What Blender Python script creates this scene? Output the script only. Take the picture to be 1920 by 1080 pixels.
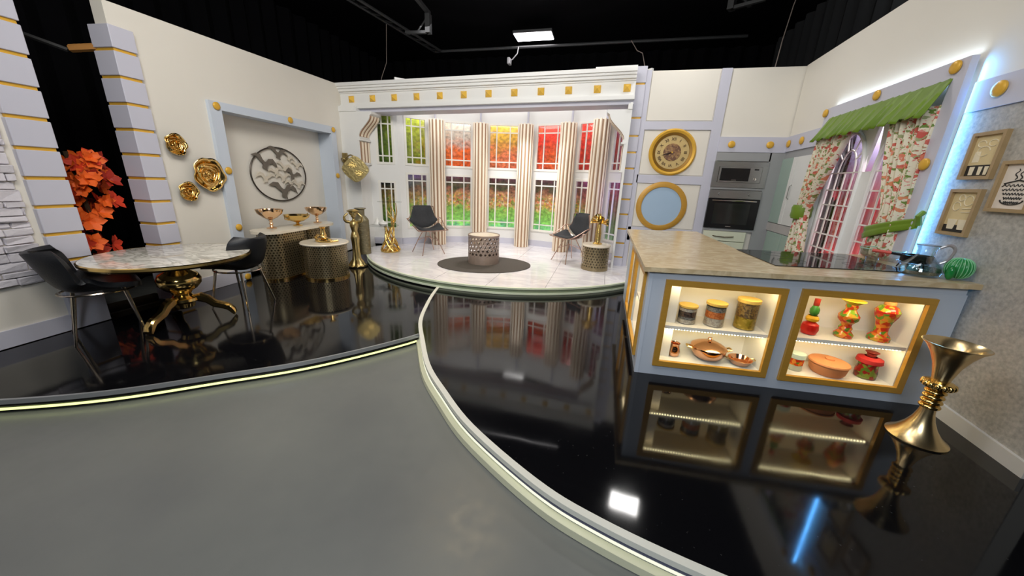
import bpy, bmesh, math, random
from mathutils import Vector, Matrix
import numpy as np
random.seed(7)
PI = math.pi
sc = bpy.context.scene
C = sc.collection
for o in list(bpy.data.objects):
    bpy.data.objects.remove(o)

# ------------------------------------------------------------------ camera, world, lights, exposure
PITCH, ROLL, YAW = 0.2918, 0.0410, -0.2410
cp, sp, cr, sr, cy, sy = math.cos(PITCH), math.sin(PITCH), math.cos(ROLL), math.sin(ROLL), math.cos(YAW), math.sin(YAW)
fwd = Vector((sy*cp, cy*cp, -sp)); r0 = Vector((cy, -sy, 0)); u0 = r0.cross(fwd)
rt = cr*r0 + sr*u0; up = -sr*r0 + cr*u0
cam_d = bpy.data.cameras.new('camera'); cam = bpy.data.objects.new('camera', cam_d); C.objects.link(cam)
cam_d.sensor_width = 36; cam_d.lens = 659.3/1920*36; cam_d.clip_start = 0.05
m = Matrix((rt, up, -fwd)).transposed().to_4x4(); m.translation = Vector((0, 0, 1.6)); cam.matrix_world = m
sc.camera = cam

w = bpy.data.worlds.new('world'); sc.world = w; w.use_nodes = True
w.node_tree.nodes['Background'].inputs[0].default_value = (.8, .85, 1, 1)
w.node_tree.nodes['Background'].inputs[1].default_value = 0.02
vs = sc.view_settings
vs.view_transform = 'Standard'; vs.look = 'None'; vs.exposure = -0.5; vs.gamma = 1.0; vs.use_curve_mapping = False
sc.cycles.use_denoising = True
sc.cycles.max_bounces = 8; sc.cycles.diffuse_bounces = 4; sc.cycles.glossy_bounces = 4
sc.cycles.transmission_bounces = 6; sc.cycles.transparent_max_bounces = 12
sc.cycles.sample_clamp_indirect = 3.0
sc.cycles.caustics_reflective = False; sc.cycles.caustics_refractive = False

def area(name, loc, tgt, sx, sz, power, col=(1, 1, 1), spread=180):
    d = bpy.data.lights.new(name, 'AREA'); d.shape = 'RECTANGLE'; d.size = sx; d.size_y = sz
    d.energy = power; d.color = col; d.spread = math.radians(spread)
    o = bpy.data.objects.new(name, d); C.objects.link(o); o.location = loc
    o.rotation_euler = (Vector(tgt)-Vector(loc)).to_track_quat('-Z', 'Y').to_euler()
    return o
# softboxes hung from the studio grid in front of the set, plus a fill
area('softbox', (-1.9, 2.2, 4.3), (-2.2, 7.2, 1.0), 2.2, 1.2, 125, (1, .97, .93))
area('softbox', (-1.6, 0.4, 4.3), (-4.9, 3.6, 1.4), 1.6, 1.2, 132, (1, .955, .89))
area('softbox', (0.2, 1.8, 4.4), (1.6, 6.6, 1.4), 1.6, 1.0, 44, (1, .94, .87))
area('softbox', (-0.4, 0.0, 4.2), (2.5, 3.2, 1.2), 1.2, 1.0, 11, (1, .93, .86))
area('softbox', (-0.2, -1.6, 3.0), (1.2, 3.0, 0.5), 1.6, 1.0, 125, (.86, .93, 1))  # unseen fill added behind the camera to brighten the island front
area('softbox', (0.98, 5.7, 4.45), (0.9, 5.2, 0), 0.5, 0.35, 30, (1, .98, .95), 150)
# unseen lights behind and above the cornice, washing the bay wall and the mural
area('bay_wash', (-1.9, 6.75, 2.95), (-1.9, 7.95, 1.9), 3.6, 0.15, 16, (1, .97, .95))
area('bay_wash', (-1.9, 6.3, 4.0), (-1.9, 8.3, 1.5), 3.0, 0.5, 34, (1, .97, .97))

area('softbox', (-1.63, 4.3, 4.2), (-1.63, 4.25, 0), .7, .6, 26, (1, .78, .46), 110)
area('drape_lamp', (2.85, 4.9, 3.5), (3.25, 4.75, 4.1), .5, .2, 40, (.9, .95, 1))
area('bay_lamp', (-1.58, 6.90, 2.87), (-1.58, 6.9, 0), .46, .18, 30, (1, .97, .95), 120)
# ------------------------------------------------------------------ frames of the walls
class Fr:
    def __init__(s, A, B):
        s.A = Vector(A); d = Vector(B)-s.A; s.len = d.length; s.d = d.normalized(); s.n = Vector((-s.d.y, s.d.x))
        s.ang = math.atan2(s.d.y, s.d.x)
    def w(s, u, off, z=0):
        p = s.A + u*s.d + off*s.n; return (p.x, p.y, z)
LW = Fr((-4.70, 1.30), (-5.10, 6.60)); RW = Fr((2.60, 6.60), (2.435, 1.5)); BW = Fr((0, 6.6), (1, 6.6))
IS = Fr((.393, 2.809), (2.45, 2.98)); IL = Fr((.393, 5.30), (.393, 2.809))

# ------------------------------------------------------------------ materials
MATS = {}
def nt(name):
    m = bpy.data.materials.new(name); m.use_nodes = True; t = m.node_tree
    return m, t, t.nodes['Principled BSDF'], t.nodes, t.links
def mat(name, col, rough=.5, metal=0, var=.06, scale=6, emit=None, es=0, bump=0, bscale=40, coat=0, spec=.5, trans=0, ior=1.45, alpha=1, stretch=None, sheen=0):
    if name in MATS: return MATS[name]
    m, t, b, N, L = nt(name)
    b.inputs['Roughness'].default_value = rough; b.inputs['Metallic'].default_value = metal
    b.inputs['Specular IOR Level'].default_value = spec; b.inputs['IOR'].default_value = ior
    b.inputs['Coat Weight'].default_value = coat; b.inputs['Transmission Weight'].default_value = trans
    b.inputs['Alpha'].default_value = alpha; b.inputs['Sheen Weight'].default_value = sheen
    tc = N.new('ShaderNodeTexCoord'); src = tc.outputs['Object']
    if stretch:
        mp = N.new('ShaderNodeMapping'); mp.inputs['Scale'].default_value = stretch; L.new(src, mp.inputs[0]); src = mp.outputs[0]
    nz = N.new('ShaderNodeTexNoise'); nz.inputs['Scale'].default_value = scale; nz.inputs['Detail'].default_value = 5
    L.new(src, nz.inputs['Vector'])
    mx = N.new('ShaderNodeMix'); mx.data_type = 'RGBA'
    c = Vector(col[:3]); lo = c*(1-var); hi = c*(1+var)
    mx.inputs[6].default_value = (*lo, 1); mx.inputs[7].default_value = (*[min(1, v) for v in hi], 1)
    L.new(nz.outputs[0], mx.inputs[0]); L.new(mx.outputs[2], b.inputs['Base Color'])
    if bump:
        n2 = N.new('ShaderNodeTexNoise'); n2.inputs['Scale'].default_value = bscale; n2.inputs['Detail'].default_value = 4
        L.new(src, n2.inputs['Vector']); bp = N.new('ShaderNodeBump'); bp.inputs['Strength'].default_value = bump
        bp.inputs['Distance'].default_value = .01
        L.new(n2.outputs[0], bp.inputs['Height']); L.new(bp.outputs[0], b.inputs['Normal'])
    if es:
        b.inputs['Emission Color'].default_value = (*(emit or col), 1); b.inputs['Emission Strength'].default_value = es
    MATS[name] = m
    return m
def s2l(h):
    r = [int(h[i:i+2], 16)/255 for i in (0, 2, 4)]
    return tuple(v/12.92 if v <= .04045 else ((v+.055)/1.055)**2.4 for v in r)
WHITE = mat('white_wall_paint', s2l('E6E1D6'), .6, var=.02, scale=2)
WHITE2 = mat('white_gloss_paint', s2l('EDEDEA'), .4, var=.02, scale=3)
LILAC = mat('lilac_grey_paint', s2l('C9C9D6'), .5, var=.03, scale=3)
LILAC2 = mat('pale_blue_grey_paint', s2l('CDD6E2'), .5, var=.03, scale=3)
GOLDP = mat('gold_paint', s2l('E2B040'), .4, .15, var=.08, scale=12)
OCHRE = mat('ochre_gold_paint', s2l('C4943C'), .38, .12, var=.12, scale=8, stretch=(1, 1, 6))
GOLD = mat('polished_gold', (.86, .60, .22), .16, 1, var=.1, scale=8)
GOLDR = mat('rough_gold', (.82, .58, .20), .26, 1, var=.2, scale=20, bump=.6, bscale=35)
BRASS = mat('antique_brass', (.36, .29, .17), .34, .85, var=.25, scale=30)
BRONZE = mat('hammered_bronze', (.27, .24, .15), .4, .8, var=.2, scale=30, bump=.5, bscale=45)
COPPER = mat('polished_copper', (.90, .50, .30), .15, 1, var=.1)
STEEL = mat('brushed_steel', (.36, .36, .35), .3, .9, var=.1, scale=6, stretch=(1, 1, 30))
CHROME = mat('chrome', (.8, .78, .74), .12, 1, var=.03)
BLACKM = mat('black_enamel', (.008, .008, .009), .25, var=.2)
LEATHER = mat('black_leather', (.012, .013, .016), .42, var=.3, bump=.15, bscale=80)
BFAB = mat('dark_grey_cushion_fabric', (.028, .030, .034), .8, var=.3, scale=30)
DRAPE = mat('black_studio_drape', (.0022, .0022, .003), .95, var=.3, spec=.1)
RIG = mat('grey_rigging_paint', (.016, .017, .018), .6, var=.3)
WHITE_PL = mat('white_plastic', s2l('E8E8E4'), .35, var=.02)
SHELFW = mat('niche_white_laminate', s2l('F3EEE2'), .45, var=.02)
WOODJ = mat('light_wood_lid', s2l('D9B45C'), .5, var=.15, scale=14, stretch=(1, 8, 1))
FRAMEW = mat('pale_oak_frame', s2l('A88E66'), .5, var=.15, scale=14)
MIRB = mat('pale_blue_mirror_disc', s2l('A9C2DA'), .25, var=.04, scale=3)
RUG = mat('charcoal_rug_pile', s2l('5F5A55'), .95, var=.2, scale=60, bump=.8, bscale=150, spec=.1)
IVORY = mat('ivory_marble', s2l('E6DCC8'), .18, var=.06, scale=5)
CREAM = mat('cream_ribs', s2l('F6E8D2'), .45, var=.04)
TAN = mat('tan_flute_ground', s2l('A08064'), .55, var=.08)
GREEN = mat('lime_green_satin', s2l('6C8A18'), .5, var=.18, scale=7, sheen=.2)
KWHITE = mat('pale_cream_lacquer', s2l('DDE0C8'), .3, var=.03)
KGREY = mat('satin_grey_panel', s2l('9E9FA0'), .35, var=.06, scale=2)
TERRA = mat('terracotta_clay', s2l('D08A58'), .65, var=.1, scale=14)
CANVASB = mat('beige_print_paper', s2l('D9C596'), .7, var=.12, scale=12)
INK = mat('black_print_ink', (.02, .018, .016), .6)
CREAMINK = mat('cream_print_ink', s2l('E9DDC0'), .6, var=.05)
GREYINK = mat('taupe_bird_enamel', s2l('6E665C'), .5, var=.3, scale=18)
WOODB = mat('raw_timber', s2l('A8763C'), .7, var=.2, scale=8)
LEDY = mat('greenish_led_strip', (1, 1, .5), .5, emit=(.85, .97, .36), es=1.7)
LEDW = mat('warm_led_diode', (1, .9, .6), .5, emit=(1, .88, .50), es=55)
LEDB = mat('blue_white_led_strip', (.6, .8, 1), .5, emit=(.45, .75, 1), es=5)
LAMPM = mat('ceiling_lamp_diffuser', (1, .97, .98), .5, emit=(1, .95, .97), es=18)
RED = mat('red_pepper_pickle', s2l('C81E14'), .3, var=.3, scale=25)
ORANGE = mat('orange_pickle', s2l('E8701C'), .35, var=.3, scale=25)
YELLOW = mat('yellow_pickle', s2l('E0A820'), .35, var=.25, scale=25)
DGREEN = mat('green_pickle', s2l('5C9A20'), .4, var=.3, scale=25)
CACT = mat('green_cactus_glass', s2l('2E8B4A'), .25, var=.2, scale=10)
CACTL = mat('pale_green_rib', s2l('8ED0A0'), .3, var=.1)
def glass_mat(name, tint=(1, 1, 1), refl=.12, rough=.03):
    if name in MATS: return MATS[name]
    m, t, b, N, L = nt(name); N.remove(b)
    tr = N.new('ShaderNodeBsdfTransparent'); tr.inputs[0].default_value = (*tint, 1)
    g = N.new('ShaderNodeBsdfGlossy'); g.inputs['Roughness'].default_value = rough
    lw = N.new('ShaderNodeLayerWeight'); lw.inputs[0].default_value = .35
    mul = N.new('ShaderNodeMath'); mul.operation = 'MULTIPLY_ADD'; mul.inputs[1].default_value = .4; mul.inputs[2].default_value = refl*.4
    L.new(lw.outputs['Fresnel'], mul.inputs[0])
    mx = N.new('ShaderNodeMixShader'); L.new(mul.outputs[0], mx.inputs[0]); L.new(tr.outputs[0], mx.inputs[1]); L.new(g.outputs[0], mx.inputs[2])
    L.new(mx.outputs[0], N['Material Output'].inputs[0]); MATS[name] = m; return m
GLASS = glass_mat('clear_glass', (.97, .985, .98), .08)
PANE = glass_mat('window_pane_glass', (.97, .98, .98), .02)
FROST = mat('frosted_green_glass', s2l('A3B8AC'), .22, var=.08, scale=2)
def voro_mat(name, cols, scale, rough=.4, base=None, thr=None):
    """mix of coloured chunks (layers in a jar, mosaics, prints)"""
    if name in MATS: return MATS[name]
    m, t, b, N, L = nt(name); b.inputs['Roughness'].default_value = rough
    tc = N.new('ShaderNodeTexCoord'); v = N.new('ShaderNodeTexVoronoi'); v.inputs['Scale'].default_value = scale
    L.new(tc.outputs['Object'], v.inputs['Vector'])
    sx = N.new('ShaderNodeSeparateColor'); L.new(v.outputs['Color'], sx.inputs[0])
    r = N.new('ShaderNodeValToRGB'); r.color_ramp.interpolation = 'CONSTANT'; e = r.color_ramp.elements
    e[0].color = (*cols[0], 1); e[0].position = 0
    e[1].color = (*cols[1], 1); e[1].position = 1/len(cols)
    for i in range(2, len(cols)):
        q = e.new(i/len(cols)); q.color = (*cols[i], 1)
    L.new(sx.outputs[0], r.inputs[0]); out = r.outputs[0]
    if base:
        mr = N.new('ShaderNodeMapRange'); mr.inputs[1].default_value = thr; mr.inputs[2].default_value = thr*1.25
        L.new(v.outputs['Distance'], mr.inputs[0])
        mx = N.new('ShaderNodeMix'); mx.data_type = 'RGBA'; L.new(mr.outputs[0], mx.inputs[0]); L.new(out, mx.inputs[6]); mx.inputs[7].default_value = (*base, 1)
        out = mx.outputs[2]
    L.new(out, b.inputs['Base Color']); MATS[name] = m; return m
MOSA = voro_mat('mixed_pickle_pieces', [s2l('C84018'), s2l('E07A24'), s2l('C83018'), s2l('86A82C'), s2l('E88C34'), s2l('5E8424'), s2l('D05A20'), s2l('C8A030')], 38, .2)
MOSB = voro_mat('dark_pickle_pieces', [s2l('7A1818'), s2l('8E2018'), s2l('4E6A20'), s2l('5A2A14'), s2l('6C7A2C')], 40, .25)
GRAIN = voro_mat('mixed_pulses', [s2l('8C6A3C'), s2l('A07A40'), s2l('6C5230'), s2l('B08C4C')], 90, .6)

def floor_gloss():
    m, t, b, N, L = nt('black_gloss_vinyl')
    tc = N.new('ShaderNodeTexCoord'); n = N.new('ShaderNodeTexNoise'); n.inputs['Scale'].default_value = 1.3; n.inputs['Detail'].default_value = 8
    L.new(tc.outputs['Object'], n.inputs['Vector'])
    mr = N.new('ShaderNodeMapRange'); mr.inputs[3].default_value = .035; mr.inputs[4].default_value = .11; mr.inputs[1].default_value = .3; mr.inputs[2].default_value = .7
    L.new(n.outputs[0], mr.inputs[0]); L.new(mr.outputs[0], b.inputs['Roughness'])
    n2 = N.new('ShaderNodeTexNoise'); n2.inputs['Scale'].default_value = 60; n2.inputs['Detail'].default_value = 2
    L.new(tc.outputs['Object'], n2.inputs['Vector'])
    r = N.new('ShaderNodeValToRGB'); r.color_ramp.elements[0].position = .73; r.color_ramp.elements[0].color = (.004, .004, .005, 1)
    r.color_ramp.elements[1].position = .78; r.color_ramp.elements[1].color = (.05, .05, .05, 1)
    L.new(n2.outputs[0], r.inputs[0]); L.new(r.outputs[0], b.inputs['Base Color'])
    n3 = N.new('ShaderNodeTexNoise'); n3.inputs['Scale'].default_value = 2.2; L.new(tc.outputs['Object'], n3.inputs['Vector'])
    bp = N.new('ShaderNodeBump'); bp.inputs['Strength'].default_value = .08; bp.inputs['Distance'].default_value = .01
    L.new(n3.outputs[0], bp.inputs['Height']); L.new(bp.outputs[0], b.inputs['Normal'])
    b.inputs['IOR'].default_value = 1.42
    return m
GLOSS = floor_gloss()
def studio_floor():
    m, t, b, N, L = nt('grey_studio_floor_paint')
    tc = N.new('ShaderNodeTexCoord'); n = N.new('ShaderNodeTexNoise'); n.inputs['Scale'].default_value = 1.2; n.inputs['Detail'].default_value = 6
    L.new(tc.outputs['Object'], n.inputs['Vector'])
    r = N.new('ShaderNodeValToRGB'); r.color_ramp.elements[0].position = .3; r.color_ramp.elements[0].color = (*s2l('6A6C6B'), 1)
    r.color_ramp.elements[1].position = .75; r.color_ramp.elements[1].color = (*s2l('787A76'), 1)
    L.new(n.outputs[0], r.inputs[0])
    v = N.new('ShaderNodeTexVoronoi'); v.inputs['Scale'].default_value = 3.2; v.inputs['Randomness'].default_value = 1
    L.new(tc.outputs['Object'], v.inputs['Vector'])
    nn = N.new('ShaderNodeTexNoise'); nn.inputs['Scale'].default_value = 40; L.new(tc.outputs['Object'], nn.inputs['Vector'])
    ad = N.new('ShaderNodeMath'); ad.operation = 'MULTIPLY_ADD'; ad.inputs[1].default_value = .03; L.new(nn.outputs[0], ad.inputs[0]); L.new(v.outputs['Distance'], ad.inputs[2])
    r2 = N.new('ShaderNodeValToRGB'); r2.color_ramp.elements[0].position = .030; r2.color_ramp.elements[0].color = (1, 1, 1, 1)
    r2.color_ramp.elements[1].position = .036; r2.color_ramp.elements[1].color = (0, 0, 0, 1); L.new(ad.outputs[0], r2.inputs[0])
    sep = N.new('ShaderNodeSeparateColor'); L.new(v.outputs['Color'], sep.inputs[0])
    spot = N.new('ShaderNodeMix'); spot.data_type = 'RGBA'; spot.inputs[6].default_value = (.12, .12, .12, 1); spot.inputs[7].default_value = (.42, .42, .42, 1)
    rd = N.new('ShaderNodeMath'); rd.operation = 'GREATER_THAN'; rd.inputs[1].default_value = .35; L.new(sep.outputs[0], rd.inputs[0]); L.new(rd.outputs[0], spot.inputs[0])
    mx = N.new('ShaderNodeMix'); mx.data_type = 'RGBA'; L.new(r2.outputs[0], mx.inputs[0]); L.new(r.outputs[0], mx.inputs[6]); L.new(spot.outputs[2], mx.inputs[7])
    L.new(mx.outputs[2], b.inputs['Base Color'])
    b.inputs['Roughness'].default_value = .42
    n4 = N.new('ShaderNodeTexNoise'); n4.inputs['Scale'].default_value = 14; n4.inputs['Detail'].default_value = 8; L.new(tc.outputs['Object'], n4.inputs['Vector'])
    mr = N.new('ShaderNodeMapRange'); mr.inputs[3].default_value = .22; mr.inputs[4].default_value = .48; L.new(n4.outputs[0], mr.inputs[0]); L.new(mr.outputs[0], b.inputs['Roughness'])
    return m
GREYF = studio_floor()
def marble(name, base, vein, scale=1.2, rough=.1, w=.05):
    m, t, b, N, L = nt(name)
    tc = N.new('ShaderNodeTexCoord'); mp = N.new('ShaderNodeMapping'); mp.inputs['Rotation'].default_value = (0, 0, .5); mp.inputs['Scale'].default_value = (1, 2.6, 1)
    L.new(tc.outputs['Object'], mp.inputs[0])
    n = N.new('ShaderNodeTexNoise'); n.inputs['Scale'].default_value = scale; n.inputs['Detail'].default_value = 8; n.inputs['Distortion'].default_value = 1.5
    L.new(mp.outputs[0], n.inputs['Vector'])
    r = N.new('ShaderNodeValToRGB'); e = r.color_ramp.elements
    e[0].position = .42; e[0].color = (*base, 1); e[1].position = .58; e[1].color = (*base, 1)
    q = e.new(.5); q.color = (*vein, 1); q = e.new(.5-w); q.color = (*[.5*(a+c) for a, c in zip(base, vein)], 1)
    L.new(n.outputs[0], r.inputs[0]); L.new(r.outputs[0], b.inputs['Base Color']); b.inputs['Roughness'].default_value = rough
    MATS[name] = m; return m
MARBT = marble('white_marble_floor_tile', s2l('F0EEF1'), s2l('DFDCE2'), 1.1, .10)
MARBW = marble('white_marble_table_top', s2l('E9E6DE'), s2l('B4B2A8'), 3.0, .08)
STONEC = marble('beige_veined_stone_worktop', s2l('C6B08A'), s2l('DDCBA8'), 3.2, .22, .04)
def wallpaper():
    m, t, b, N, L = nt('grey_textured_wallpaper')
    tc = N.new('ShaderNodeTexCoord'); n = N.new('ShaderNodeTexNoise'); n.inputs['Scale'].default_value = 45; n.inputs['Detail'].default_value = 6
    L.new(tc.outputs['Object'], n.inputs['Vector'])
    r = N.new('ShaderNodeValToRGB'); r.color_ramp.elements[0].position = .3; r.color_ramp.elements[0].color = (*s2l('9C9890'), 1)
    r.color_ramp.elements[1].position = .7; r.color_ramp.elements[1].color = (*s2l('BDB8AE'), 1); L.new(n.outputs[0], r.inputs[0]); L.new(r.outputs[0], b.inputs['Base Color'])
    b.inputs['Roughness'].default_value = .6
    bp = N.new('ShaderNodeBump'); bp.inputs['Strength'].default_value = .3; bp.inputs['Distance'].default_value = .004; L.new(n.outputs[0], bp.inputs['Height']); L.new(bp.outputs[0], b.inputs['Normal'])
    return m
PAPER = wallpaper()
def floral():
    m, t, b, N, L = nt('floral_curtain_print'); b.inputs['Roughness'].default_value = .8
    tc = N.new('ShaderNodeTexCoord'); uv = tc.outputs['UV']
    nz = N.new('ShaderNodeTexNoise'); nz.inputs['Scale'].default_value = 9; nz.inputs['Detail'].default_value = 4; L.new(uv, nz.inputs['Vector'])
    ad = N.new('ShaderNodeMix'); ad.data_type = 'RGBA'; ad.blend_type = 'ADD'; ad.inputs[0].default_value = .12; L.new(uv, ad.inputs[6]); L.new(nz.outputs['Color'], ad.inputs[7]); nz.inputs['Scale'].default_value = 16
    def layer(scale, cols, thr, seedz):
        mp = N.new('ShaderNodeMapping'); mp.inputs['Location'].default_value = (seedz, seedz*1.7, 0); L.new(ad.outputs[2], mp.inputs[0])
        v = N.new('ShaderNodeTexVoronoi'); v.voronoi_dimensions = '2D'; v.inputs['Scale'].default_value = scale; L.new(mp.outputs[0], v.inputs['Vector'])
        s = N.new('ShaderNodeSeparateColor'); L.new(v.outputs['Color'], s.inputs[0])
        r = N.new('ShaderNodeValToRGB'); r.color_ramp.interpolation = 'CONSTANT'; e = r.color_ramp.elements
        e[0].color = (*cols[0], 1); e[1].position = 1/len(cols); e[1].color = (*cols[1], 1)
        for i in range(2, len(cols)): q = e.new(i/len(cols)); q.color = (*cols[i], 1)
        L.new(s.outputs[1], r.inputs[0])
        mr = N.new('ShaderNodeMath'); mr.operation = 'LESS_THAN'; mr.inputs[1].default_value = thr; L.new(v.outputs['Distance'], mr.inputs[0])
        return r.outputs[0], mr.outputs[0]
    base = (*s2l('E6DFC8'), 1)
    c1, f1 = layer(19, [s2l('6E8A3C'), s2l('A0A878'), s2l('869458')], .27, 3.1)
    c2, f2 = layer(11, [s2l('C85A50'), s2l('D87E62'), s2l('CC6658'), s2l('D98A62')], .235, 0.4)
    c3, f3 = layer(30, [s2l('E0B0A0'), s2l('A83228'), s2l('D98A80')], .15, 7.7)
    m1 = N.new('ShaderNodeMix'); m1.data_type = 'RGBA'; m1.inputs[6].default_value = base; L.new(c1, m1.inputs[7]); L.new(f1, m1.inputs[0])
    m2 = N.new('ShaderNodeMix'); m2.data_type = 'RGBA'; L.new(m1.outputs[2], m2.inputs[6]); L.new(c2, m2.inputs[7]); L.new(f2, m2.inputs[0])
    m3 = N.new('ShaderNodeMix'); m3.data_type = 'RGBA'; L.new(m2.outputs[2], m3.inputs[6]); L.new(c3, m3.inputs[7]); L.new(f3, m3.inputs[0])
    L.new(m3.outputs[2], b.inputs['Base Color'])
    return m
FLORAL = floral()
def mural():
    """autumn garden photo print on the curved cloth behind the bay windows: colour by angle round the bay and by height"""
    m, t, b, N, L = nt('autumn_garden_print'); b.inputs['Roughness'].default_value = .7
    tc = N.new('ShaderNodeTexCoord'); sep = N.new('ShaderNodeSeparateXYZ'); L.new(tc.outputs['UV'], sep.inputs[0])
    U, V = sep.outputs[0], sep.outputs[1]    # U 0..1 over -75..65 degrees, V = metres / 3
    nz = N.new('ShaderNodeTexNoise'); nz.inputs['Scale'].default_value = 14; nz.inputs['Detail'].default_value = 8
    mp = N.new('ShaderNodeMapping'); mp.inputs['Scale'].default_value = (3.2, 1.4, 1); L.new(tc.outputs['UV'], mp.inputs[0]); L.new(mp.outputs[0], nz.inputs['Vector'])
    n2 = N.new('ShaderNodeTexNoise'); n2.inputs['Scale'].default_value = 34; n2.inputs['Detail'].default_value = 6; L.new(mp.outputs[0], n2.inputs['Vector'])
    def math_(op, a, b_, c=None):
        q = N.new('ShaderNodeMath'); q.operation = op
        for i, v in enumerate((a, b_, c)):
            if v is None: continue
            if isinstance(v, (int, float)): q.inputs[i].default_value = v
            else: L.new(v, q.inputs[i])
        return q.outputs[0]
    def ramp(src, stops):
        r = N.new('ShaderNodeValToRGB'); e = r.color_ramp.elements
        e[0].position = stops[0][0]; e[0].color = (*s2l(stops[0][1]), 1); e[1].position = stops[-1][0]; e[1].color = (*s2l(stops[-1][1]), 1)
        for p, c in stops[1:-1]: q = e.new(p); q.color = (*s2l(c), 1)
        L.new(src, r.inputs[0]); return r.outputs[0]
    def mixc(f, a, c):
        q = N.new('ShaderNodeMix'); q.data_type = 'RGBA'; L.new(f, q.inputs[0]); L.new(a, q.inputs[6]); L.new(c, q.inputs[7]); return q.outputs[2]
    A = lambda deg: (deg+75)/140
    Un = math_('MULTIPLY_ADD', math_('SUBTRACT', nz.outputs[0], .5), .14, U)
    lowc = ramp(Un, [(A(-66), '4E6A4C'), (A(-54), '6E8A1E'), (A(-44), '8E961C'), (A(-36), 'E2702C'), (A(-24), 'EE6A2A'), (A(-14), 'F08A5A'), (A(-2), 'F0825A'), (A(6), 'E85A34'), (A(17), 'D8702A'), (A(25), 'C83A2A'), (A(38), 'C02A30'), (A(46), 'A05A8C'), (A(60), '55507A')])
    hic = ramp(Un, [(A(-66), '2C3C44'), (A(-54), '8A9A20'), (A(-42), '9AA028'), (A(-34), 'C8B4A4'), (A(-22), 'C0B4AC'), (A(-14), 'D8A83C'), (A(-2), 'CCA040'), (A(6), 'E03C2C'), (A(20), 'D83828'), (A(36), 'B82820'), (A(46), '7A5A90'), (A(60), '504A70')])
    Vn = math_('MULTIPLY_ADD', math_('SUBTRACT', nz.outputs[0], .5), .22, V)
    upf = N.new('ShaderNodeMapRange'); upf.inputs[1].default_value = .72; upf.inputs[2].default_value = .84; L.new(Vn, upf.inputs[0])
    upper = mixc(upf.outputs[0], lowc, hic)
    # fine leaf speckle
    sp_ = N.new('ShaderNodeMapRange'); sp_.inputs[1].default_value = .3; sp_.inputs[2].default_value = .7; sp_.inputs[3].default_value = .45; sp_.inputs[4].default_value = 1.45; L.new(n2.outputs[0], sp_.inputs[0])
    lower = ramp(Vn, [(.10, '2C5A50'), (.19, '3C7A50'), (.24, '6EA648'), (.325, '8CB850'), (.36, 'D0B078'), (.41, 'E0A078'), (.46, 'A06E50'), (.49, '5C6038'), (.56, '6C4A38')])
    fl = N.new('ShaderNodeTexVoronoi'); fl.inputs['Scale'].default_value = 60; L.new(mp.outputs[0], fl.inputs['Vector'])
    fs = N.new('ShaderNodeSeparateColor'); L.new(fl.outputs['Color'], fs.inputs[0])
    flc = ramp(fs.outputs[0], [(0, 'E8D8A8'), (.3, 'D8503C'), (.5, 'E8C030'), (.7, '5C9A34'), (1, 'E88A5C')])
    band = N.new('ShaderNodeMapRange'); band.inputs[1].default_value = 0; band.inputs[2].default_value = .075; band.inputs[3].default_value = .9; band.inputs[4].default_value = 0
    L.new(math_('ABSOLUTE', math_('SUBTRACT', Vn, .385), 0), band.inputs[0])
    lower = mixc(band.outputs[0], lower, flc)
    # the ends of the print are darker wood: greener left, crimson right
    endr = N.new('ShaderNodeMapRange'); endr.inputs[1].default_value = A(22); endr.inputs[2].default_value = A(32); endr.inputs[4].default_value = .75; L.new(U, endr.inputs[0])
    dk = ramp(Vn, [(.15, '3A5240'), (.34, '3C4A34'), (.42, '6A4038'), (.48, 'C83A58'), (.56, 'A83A7A')])
    lower = mixc(endr.outputs[0], lower, dk)
    endl = N.new('ShaderNodeMapRange'); endl.inputs[1].default_value = A(-50); endl.inputs[2].default_value = A(-36); endl.inputs[3].default_value = .6; endl.inputs[4].default_value = 0; L.new(U, endl.inputs[0])
    gl = ramp(Vn, [(.15, '5A7A2A'), (.35, '8A9A34'), (.44, '6A6A28'), (.56, '7E7A90')])
    lower = mixc(endl.outputs[0], lower, gl)
    sel = N.new('ShaderNodeMapRange'); sel.inputs[1].default_value = .575; sel.inputs[2].default_value = .60; L.new(V, sel.inputs[0])
    col = mixc(sel.outputs[0], lower, upper)
    ml = N.new('ShaderNodeVectorMath'); ml.operation = 'SCALE'; L.new(col, ml.inputs[0]); L.new(sp_.outputs[0], ml.inputs['Scale'])
    L.new(ml.outputs[0], b.inputs['Base Color'])
    return m
MURAL = mural()
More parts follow.
